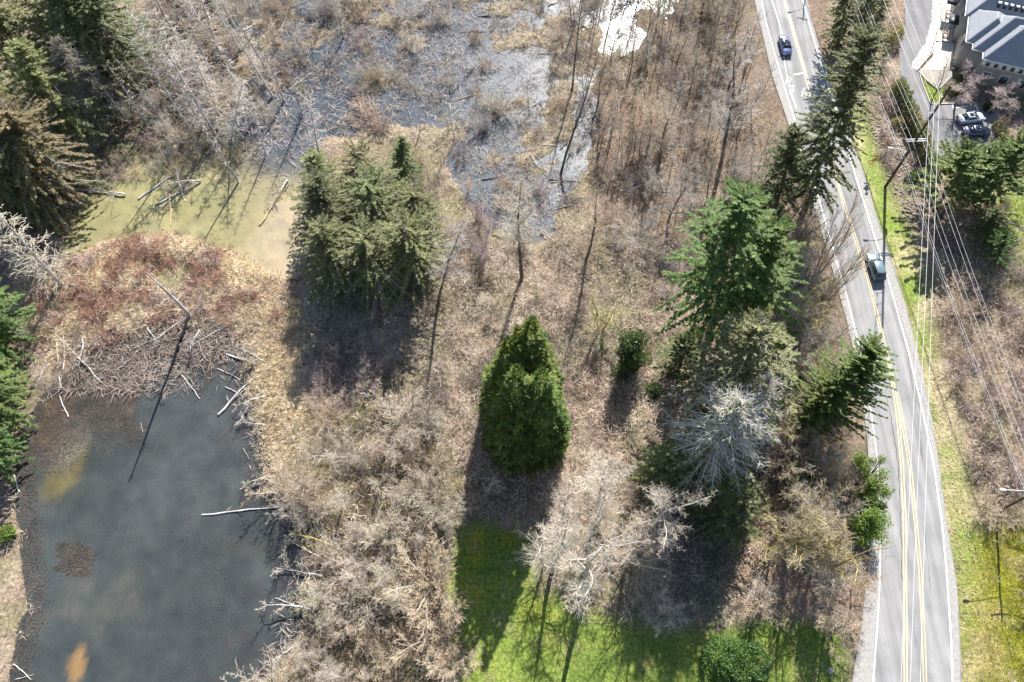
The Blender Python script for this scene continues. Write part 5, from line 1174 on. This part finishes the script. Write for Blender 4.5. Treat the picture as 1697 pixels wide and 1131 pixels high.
# diamond warning sign
p = W(1437, 284); sg = thing('road_sign', 'yellow diamond road sign on a post in the grass verge', 'road sign', (p[0], p[1], -.1), math.radians(8))
m_sy = M_plain('sign_yellow', (.62, .36, .03), .5, .4, var=.05)
link('post', Geo().tubes([(0, 0, -.3)], [(0, 0, 4.0)], .05, .05, 6).mesh('post', m_alu), sg)
def plate(nm, pts, z, y, m):
    n = len(pts); V = [(a, y, z + b) for a, b in pts] + [(a, y - .03, z + b) for a, b in pts]
    link(nm, Geo().add(V, [(0, 1, 2, 3), (7, 6, 5, 4)] + [(i, i + n, (i + 1) % n + n, (i + 1) % n) for i in range(n)]).mesh(nm, m), sg)
plate('diamond_panel', [(-.62, 0), (0, -.62), (.62, 0), (0, .62)], 3.0, -.07, m_sy); plate('small_panel', [(-.26, -.22), (.26, -.22), (.26, .22), (-.26, .22)], 3.95, -.07, m_sy); plate('lower_panel', [(-.5, -.09), (.5, -.09), (.5, .09), (-.5, .09)], 2.15, -.07, m_sy)
# mailbox on the lawn by the road
p = at(1379, 1040); mb = thing('mailbox', 'white mailbox on a post at the lawn edge under the mossy maple', 'mailbox', p, .2)
link('post', Geo().box((0, 0, .5), (.12, .12, 1.2)).mesh('post', m_arm), mb); g = Geo(); a = np.linspace(0, math.pi, 7); n = len(a) + 2
prof = [(-.16, 1.05)] + [(-.16 * math.cos(t), 1.22 + .14 * math.sin(t)) for t in a] + [(.16, 1.05)]
V = [(x, -.32, z) for x, z in prof] + [(x, .32, z) for x, z in prof]; g.add(V, [(i, i + 1, i + 1 + n, i + n) for i in range(n - 1)] + [(n - 1, 0, n, 2 * n - 1)], [(0, i, i + 1) for i in range(1, n - 1)] + [(n, n + i + 1, n + i) for i in range(1, n - 1)])
link('box', g.mesh('box', m_trim), mb); link('flag', Geo().box((.19, -.1, 1.3), (.02, .05, .3)).mesh('flag', m_tail), mb)
p = at(1376, 1112); rk = Geo(); a = np.arange(7) * 2 * math.pi / 7; rr = np.array([.5, .42, .55, .48, .4, .52, .45])
V = np.concatenate([np.stack([np.cos(a) * rr, np.sin(a) * rr, a * 0 - .1], 1), np.stack([np.cos(a) * rr * .7, np.sin(a) * rr * .7, a * 0 + .28], 1), [(0, 0, .34)]]); rk.add(V, [(i, (i + 1) % 7, (i + 1) % 7 + 7, i + 7) for i in range(7)], [(i + 7, (i + 1) % 7 + 7, 14) for i in range(7)])
tag(link('boulder', rk.mesh('boulder', M_plain('pale_stone', (.36, .32, .28), .85, .2, bump=.4)), None, p), 'pale stone lying on the lawn below the white mailbox', 'stone')
# stones on the bank right of the verge
rs_ = np.random.RandomState(12); stone = [raw_mesh('stone', np.concatenate([np.stack([np.cos(a) * rs_.uniform(.6, 1, 7), np.sin(a) * rs_.uniform(.6, 1, 7), a * 0 - .3], 1), np.stack([np.cos(a) * .65, np.sin(a) * .6, a * 0 + .35], 1), [(0, 0, .45)]]), rk.Q[0], rk.T[0], (M_plain('pinkish_stone', (.34, .28, .27), .85, .2),)) for _ in range(3)]
st_ = Geo()
for q in scatter(P_GRAVEL, 260, .3):
    s = rs_.uniform(.12, .38); V = np.concatenate([np.stack([np.cos(a) * rs_.uniform(.6, 1, 7), np.sin(a) * rs_.uniform(.6, 1, 7), a * 0 - .3], 1), np.stack([np.cos(a) * .65, np.sin(a) * .6, a * 0 + .35], 1), [(0, 0, .45)]]) * s + (q[0], q[1], zat(q[0], q[1]))
    st_.add(V, rk.Q[0], rk.T[0], rs_.rand())
tag(link('bank_stones', st_.mesh('bank_stones', M_tint('bank_stone', [(0, (.13, .105, .09)), (1, (.34, .28, .24))], objvar=0))), kind='stuff')

# ------------------------------------------------------------------ fallen logs
m_log = {'pale': M_tint('bleached_log', [(0, (.42, .37, .31)), (1, (.60, .55, .48))], objvar=.12), 'tan': M_tint('tan_log', [(0, (.30, .21, .13)), (1, (.50, .38, .25))], objvar=.12), 'grey': M_barkc['dead'], 'dark': M_barkc['dark'], 'mossy': M_barkc['mossy'], 'white': M_tint('white_log', [(0, (.66, .63, .58)), (1, (.8, .78, .74))], objvar=.05)}
_lg = {}
def log_mesh(col, i):
    if (col, i) not in _lg:
        R = random.Random(i * 13 + 5); g = Geo(); n = 7; P = [np.array((k / n - .5, R.gauss(0, .008), R.gauss(0, .004))) for k in range(n + 1)]
        r = [.017 * (1 - .5 * k / n) for k in range(n + 1)]; g.tubes(P[:-1], P[1:], r[:-1], r[1:], 7)
        for _ in range(3 + i % 3):
            k = R.randint(2, n - 1); d = nrmz(np.array((.7, R.gauss(0, .6), R.uniform(.1, .6)))); L = R.uniform(.05, .14); g.tubes([P[k], P[k] + d * L * .6], [P[k] + d * L * .6, P[k] + d * L + np.array((0, R.gauss(0, .02), 0))], [.005, .004], [.004, .002], 4)
        _lg[(col, i)] = g.mesh('fallen_log', m_log[col], True)
    return _lg[(col, i)]
LG = 0
def log(x0, y0, x1, y1, col, thick=1.0, h0=.1, h1=.1, group='fallen logs', label=None):
    global LG; LG += 1
    A, B = W(x0, y0), W(x1, y1); A[2] = max(float(zat(A[0], A[1])), WZ) + h0; B[2] = max(float(zat(B[0], B[1])), WZ) + h1
    d = B - A; L = float(np.linalg.norm(d)); o = link('fallen_log', log_mesh(col, LG % 4), None, (A + B) / 2)
    o.rotation_euler = Vector(d).to_track_quat('X', 'Z').to_euler(); k = min(1.4, max(.35, thick * 11 / max(L, 1))); o.scale = (L, L * k, L * k)
    tag(o, label, 'log', group)
    if label is None: REG.append((o, ((x0 + x1) / 2, (y0 + y1) / 2), {'pale': 'bleached', 'tan': 'tan', 'grey': 'grey', 'dark': 'dark', 'mossy': 'mossy', 'white': 'white'}[col] + (' long' if L > 7 else ' short' if L < 3 else ''), 'fallen log'))
for a in [(95,530,98,642,'pale'),(106,535,108,612,'pale'),(100,562,166,632,'grey'),(276,516,369,513,'tan',1.3),(202,554,273,531,'tan',1.2),(257,562,312,524,'grey',1.2),(313,574,376,541,'grey'),(183,621,215,594,'grey'),(371,585,432,605,'grey'),(361,687,424,620,'grey'),(366,680,410,640,'grey'),
          (416,722,438,685,'tan',1.3),(16,756,29,815,'pale'),(0,824,28,824,'grey'),(507,887,550,903,'mossy',1.6),(481,838,507,887,'mossy',1.4),(497,902,531,926,'mossy',1.4),(521,965,564,977,'tan',1.5),(127,313,191,322,'pale'),(127,350,170,328,'dark'),(183,361,198,353,'tan'),
          (257,338,321,306,'grey',1.1),(228,328,292,285,'grey'),(279,317,283,372,'tan'),(292,285,305,332,'pale'),(430,372,474,306,'tan',.9),(318,292,268,345,'dark'),(963,95,986,126,'tan',1.6),(910,296,962,300,'dark',1.4),(912,301,950,297,'tan'),(897,384,972,438,'tan',1.3),(903,392,990,452,'pale'),
          (402,50,450,21,'white',1.0),(462,445,464,560,'tan'),(300,620,330,660,'grey'),(360,610,398,628,'grey'),(232,700,236,716,'grey'),(395,700,420,660,'grey'),(80,600,60,640,'grey'),(205,585,255,560,'grey'),(330,600,352,575,'grey'),(372,640,402,655,'grey'),(402,742,412,760,'grey'),(447,812,470,780,'pale'),
          (490,1005,455,990,'grey'),(452,1095,505,1060,'pale'),(440,1120,500,1100,'pale'),(20,1100,50,1126,'pale'),(24,1126,54,1118,'pale'),(112,690,96,655,'grey'),(545,905,520,870,'grey'),(436,615,470,560,'tan'),(1228,640,1262,612,'grey')]: log(*a)
log(333, 853, 470, 838, 'grey', .7, .02, .1, label='long thin grey log floating alone across the right side of the pond')
rl = random.Random(8)
for q in scatter(P_MARSH, 92, 2.0):
    x, y = PX((q[0], q[1], 0)); a = rl.uniform(-.9, .9) if rl.random() < .7 else rl.uniform(0, 3.1); L = rl.uniform(14, 48)
    log(x - math.cos(a) * L / 2, y - math.sin(a) * L / 2, x + math.cos(a) * L / 2, y + math.sin(a) * L / 2, rl.choice(['pale', 'tan', 'grey', 'grey', 'mossy', 'dark']), rl.uniform(.5, .9), group='logs lying in the icy marsh')
for q in scatter(P_ULEFT, 18, 3.2, wet):
    x, y = PX((q[0], q[1], 0)); a = rl.uniform(-1.2, 1.2); L = rl.uniform(18, 46)
    log(x - math.cos(a) * L / 2, y - math.sin(a) * L / 2, x + math.cos(a) * L / 2, y + math.sin(a) * L / 2, rl.choice(['pale', 'tan', 'grey']), .8, .3, .5, group='logs under the standing dead trees')
# toppled dead trees reaching into the water
for k, (b, dx, dy, h, tw, lb) in enumerate([((500, 830), -1, -.3, 5, 'grey', 0), ((548, 905), -1, .1, 6, 'olive', 0), ((530, 955), -1, .1, 6, 'pale', 0), ((512, 1010), -1, .35, 6, 'pale', 0), ((455, 1128), -.5, 1, 4, 'pale', 0), ((530, 925), -1, .6, 5, 'tan', 0), ((440, 660), -1, -.2, 4.5, 'grey', 0), ((436, 600), -1, .2, 5, 'grey', 0), ((438, 705), -1, 0, 4, 'grey', 0), ((140, 565), .3, -1, 5, 'grey', 0), ((245, 545), .4, -1, 5, 'grey', 0), ((330, 548), .2, -1, 4.5, 'grey', 0), ((475, 300), -.4, -1, 6, 'dark', 0), ((330, 300), -1, -.6, 7, 'grey', 0), ((205, 322), -1, .1, 6, 'grey', 0), ((450, 790), -1, -.1, 4, 'pale', 0)]):
    B = at(*b); B[2] = max(B[2], WZ) + .35; plant('deadtree', k, tw, 'dead' if tw != 'olive' else 'mossy', B, h, 0, 'toppled_tree', 'dead tree', None, 'toppled dead trees at the water', (dx * 3.5, dy * 3.5), {'pale': 'bleached', 'grey': 'grey', 'olive': 'mossy', 'tan': 'tan', 'dark': 'dark'}[tw] + ' bare', 'toppled tree', 1.5)

# ------------------------------------------------------------------ what nobody could count: brambles, dead grass, stalks, floating leaves
IN = (np.abs(gx) < 112) & (gy > 0) & (gy < 146)
_px, _py = 848.5 + FPX * gx / (gy * CT + CAM_H * ST), 565.5 - FPX * (gy * ST - CAM_H * CT) / (gy * CT + CAM_H * ST)
cell_a = np.gradient(GX)[:, None] * np.gradient(GY)[None, :]
def sow(name, n, wgt, L, wd, elev, hz, m, seed, water=False, flatv=.5, tuft=0, tr=.4):
    rng = np.random.RandomState(seed); w = np.where(IN, wgt, 0) * cell_a; w = np.clip(w, 0, None).ravel(); w /= w.sum()
    c = rng.choice(len(w), n // max(tuft, 1), p=w); n = len(c) * max(tuft, 1); i, j = np.divmod(c, len(GY))
    x = GX[i] + rng.uniform(-.5, .5, len(c)) * np.gradient(GX)[i]; y = GY[j] + rng.uniform(-.5, .5, len(c)) * np.gradient(GY)[j]; az = rng.rand(n) * 6.283
    if tuft:
        rr = np.repeat(rng.uniform(.5, 1.3, len(c)), tuft) * tr * rng.rand(n); x = np.repeat(x, tuft) + np.cos(az) * rr; y = np.repeat(y, tuft) + np.sin(az) * rr; az = az + rng.normal(0, .35, n)
    z = np.full(n, WZ + .02) if water else zat(x, y)
    if water == 'max': z = np.maximum(zat(x, y), WZ)
    hh = hz * rng.rand(n) ** 1.3 * (.35 + 1.3 * vnoise(x, y, 1.7, seed + 3)); el = rng.uniform(*elev, n)
    D = np.stack([np.cos(az) * np.cos(el), np.sin(az) * np.cos(el), np.sin(el)], 1); LL = L * rng.uniform(.5, 1.4, n)
    t = np.clip(rng.rand(n) * .7 + .5 * (vnoise(x, y, 4, seed + 9) - .3), 0, 1)
    g = Geo().leaves(np.stack([x, y, z + hh], 1), D, LL, wd * rng.uniform(.7, 1.3, n), rng, flatv, t)
    return tag(link(name, g.mesh(name, m)), kind='stuff')
land = np.clip(1 - m_pond * 1.5 - m_chan * 1.5 - m_marsh - m_roadw * 3 - m_park * 3 - m_lawn * 2 - m_lawn2 * .7 - m_verge * 1.2 - m_isle, 0, 1)
m_bram = M_tint('bramble_canes', [(0, (.24, .165, .13)), (.5, (.46, .35, .28)), (1, (.66, .55, .46))], objvar=0, clump=.6, cscale=.3)
m_strawm = M_tint('dead_straw', [(0, (.42, .32, .20)), (.5, (.64, .52, .34)), (1, (.78, .69, .50))], objvar=0, clump=.4, cscale=.4)
m_stalk = M_tint('marsh_stalks', [(0, (.21, .17, .135)), (.5, (.36, .31, .26)), (1, (.56, .50, .44))], objvar=0, clump=.4, cscale=.3)
m_rust = M_tint('rusty_canes', [(0, (.20, .10, .075)), (.5, (.35, .20, .145)), (1, (.46, .30, .22))], objvar=0)
m_float = M_tint('sodden_leaves', [(0, (.03, .026, .02)), (.5, (.072, .060, .048)), (1, (.15, .12, .095))], objvar=0, clump=.6, cscale=.6)
sow('brambles', 185000, land * (.25 + .9 * fbm(gx, gy, 3, 160)[::1] * 0 + 1.0 * sstep(.66, .42, fbm(gx, gy, 3, 160)) ) * (.30 + m_meadow * 1.4 + m_rbr * .6) * (1 - .75 * np.clip(m_thick + m_uleft + m_rwood + m_wood * .5, 0, 1)), .95, .046, (-.1, 1.0), 1.25, m_bram, 31, tuft=11, tr=.38)
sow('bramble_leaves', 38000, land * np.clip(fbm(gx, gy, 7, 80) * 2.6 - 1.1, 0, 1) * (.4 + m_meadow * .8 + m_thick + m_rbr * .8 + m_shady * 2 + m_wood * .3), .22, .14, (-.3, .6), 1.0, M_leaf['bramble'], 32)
sow('dead_grass', 76000, np.clip(m_straw * 3 + m_dam * 1.6 * (1 - m_pond) * sstep(.40, .52, fbm(gx, gy, 3.2, 88)) + m_marsh * (gz > -.35) * .35 + m_thick * land * .12, 0, 3) * (1 - m_chan) , .75, .05, (.15, 1.1), .2, m_strawm, 33, tuft=26, tr=.3)
sow('rusty_canes', 26000, m_dam * (1 - m_pond) * (1 - m_chan) * sstep(.52, .42, fbm(gx, gy, 3.2, 88)), .75, .04, (.2, 1.2), .3, m_rust, 34, tuft=24, tr=.35)
sow('marsh_stalks', 36000, np.clip(m_marsh * np.clip(fbm(gx, gy, 6, 83) * 3.4 - 1.35, .03, 1) + m_chan * (_py < 290) * .5 * (fbm(gx, gy, 5, 84) > .5), 0, 1), 1.0, .05, (.0, 1.2), .25, m_stalk, 35, 'max', tuft=22, tr=.55)
sow('fallen_sticks', 9000, m_marsh + m_chan * (_py < 300) * .6 + np.clip(m_thick * .3 * land, 0, 1), 2.0, .075, (-.03, .12), .25, m_stalk, 45, 'max')
edge = np.clip(m_pond * 4, 0, 1) * np.clip((1 - blur(m_pond, 3)) * 2.4 - .35, 0, 1)
lily = (1 - sstep(.8, 1.1, np.hypot((_px - 120) / 26, (_py - 927) / 24) + (n2 - .5) * 1.6 + (n3 - .5) * 1.2)) * IN
flo = np.clip(m_mud * m_pond * sstep(.40, .52, fbm(gx, gy, 6, 86)) * 1.2 + edge * (_px < 330) + edge * .35 * (_py < 780) + m_pond * .02 * (_px > 250) * sstep(.5, .6, fbm(gx, gy, 5, 87)) + lily * .8, 0, 2) * m_pond
sow('beaver_sticks', 5200, (m_dam * .35 * (_py > 470) + np.clip(m_mud * (_py < 650) * 1.0, 0, 1) + edge * .5 * (_px > 300)) * (_py > 440), 1.7, .085, (-.03, .2), .3, M_tint('muddy_sticks', [(0, (.12, .095, .075)), (.5, (.25, .205, .165)), (1, (.44, .38, .31))], objvar=0), 46, 'max')
sow('floating_leaves', 42000, flo, .22, .11, (-.08, .25), .03, m_float, 36, True, .8)
sow('leaf_litter', 24000, m_lit * land * 1.2 + land * m_wood * .25 + m_verge * (_px > 1545) * (_py > 560) * .3, .24, .15, (-.1, .3), .05, M_tint('fallen_leaves', [(0, (.26, .15, .11)), (.5, (.42, .28, .21)), (1, (.55, .42, .32))], objvar=0), 37)
m_gr = M_tint('grass_blades', [(0, (.075, .15, .018)), (.5, (.14, .23, .032)), (1, (.27, .30, .07))], objvar=0, clump=.4, cscale=.3)
sow('grass', 36000, np.clip(m_lawn + m_lawn2 * .3, 0, 1), .13, .05, (.3, 1.2), .02, m_gr, 38)
sow('verge_grass', 32000, np.clip(m_verge + m_g3 + m_isle + m_lawn2 * .6, 0, 1) * (m_roadw < .3), .22, .05, (.2, 1.2), .03, M_tint('rough_grass', [(0, (.12, .19, .025)), (.5, (.24, .28, .055)), (1, (.48, .42, .20))], objvar=0, clump=.6, cscale=.12), 39)

#print('TRIS', sum(len(m.loops) - 2 * len(m.polygons) for m in bpy.data.meshes if m.users))
# ------------------------------------------------------------------ labels for the plants and logs named by what stands beside them
LM = [('the cedar clump', 868, 680), ('the leaning pond snag', 290, 500), ('the ivy column', 1042, 570), ('the olive conifer group', 630, 370), ('the bright green fir', 1210, 440), ('the leaning pine', 1410, 640),
      ('the white branch fan', 1190, 720), ('the laurel bush', 1213, 1085), ('the pale lawn tree', 985, 900), ('the floating pond log', 400, 847), ('the algae pool', 285, 455), ('the dark pool', 508, 500),
      ('the tan fallen trunks', 935, 412), ('the white glare', 1010, 60), ('the utility pole base', 1467, 310), ('the ragged tall fir', 1390, 190), ('the rusty topped conifer', 50, 230), ('the forest corner', 190, 110),
      ('the pinkish feathery tree', 798, 395), ('the diamond road sign', 1440, 280), ('the driven teal car', 1445, 435), ('the right street lamp', 1655, 817), ('the dark marsh log raft', 935, 298), ('the lawn corner', 775, 885),
      ('the gnarled meadow tree', 1005, 520), ('the round dark conifer', 1640, 380), ('the car park pines', 1620, 290), ('the white marsh log', 425, 36), ('the orange pond patch', 128, 1092), ('the channel bend', 130, 330), ('the tan channel log', 452, 340),
      ('the pond corner branches', 510, 890), ('the bicycle marking', 1308, 145), ('the marsh tip', 880, 390), ('the mossy maples', 1340, 900), ('the dark little conifer', 668, 250)]
def rel(px, py, skip=()):
    best = sorted(((math.hypot(px - x, py - y), n, x, y) for n, x, y in LM if n not in skip))
    d, n, x, y = best[0]; a = math.degrees(math.atan2(y - py, px - x)) % 360
    w = ['right of', 'up right of', 'above', 'up left of', 'left of', 'down left of', 'below', 'down right of'][int((a + 22.5) // 45) % 8]
    if d < 30: return 'touching ' + n if d < 14 else 'hard by ' + n, best
    return ('just ' if d < 62 else 'well ' if d > 115 else '') + w + ' ' + n, best
from collections import defaultdict
lab = defaultdict(list)
for o, (px, py), look, noun in REG:
    r, best = rel(px, py)
    lab[f'{look} {noun} {r}'].append((o, px, py, best))
used_labels = set(o['label'] for o in SC.objects if o.get('label'))
for k, items in sorted(lab.items()):
    if len(items) == 1: items[0][0]['label'] = k; continue
    xs = [i[1] for i in items]; ys = [i[2] for i in items]; hor = max(xs) - min(xs) >= max(ys) - min(ys); m = len(items)
    items.sort(key=lambda i: i[1] if hor else i[2])
    lo, hi = (('leftmost', 'rightmost') if hor else ('topmost', 'lowest')) if m > 2 else (('left one', 'right one') if hor else ('upper one', 'lower one'))
    for i, it in enumerate(items):
        w = lo if i == 0 else hi if i == m - 1 else ('middle one' if m == 3 else ('', 'second', 'third', 'fourth', 'fifth', 'sixth', 'seventh', 'eighth', 'ninth')[i] + (' from left' if hor else ' from top'))
        t = f'{k}, {w}'
        it[0]['label'] = t if len(t.split()) <= 16 else t.replace(' bare ', ' ')
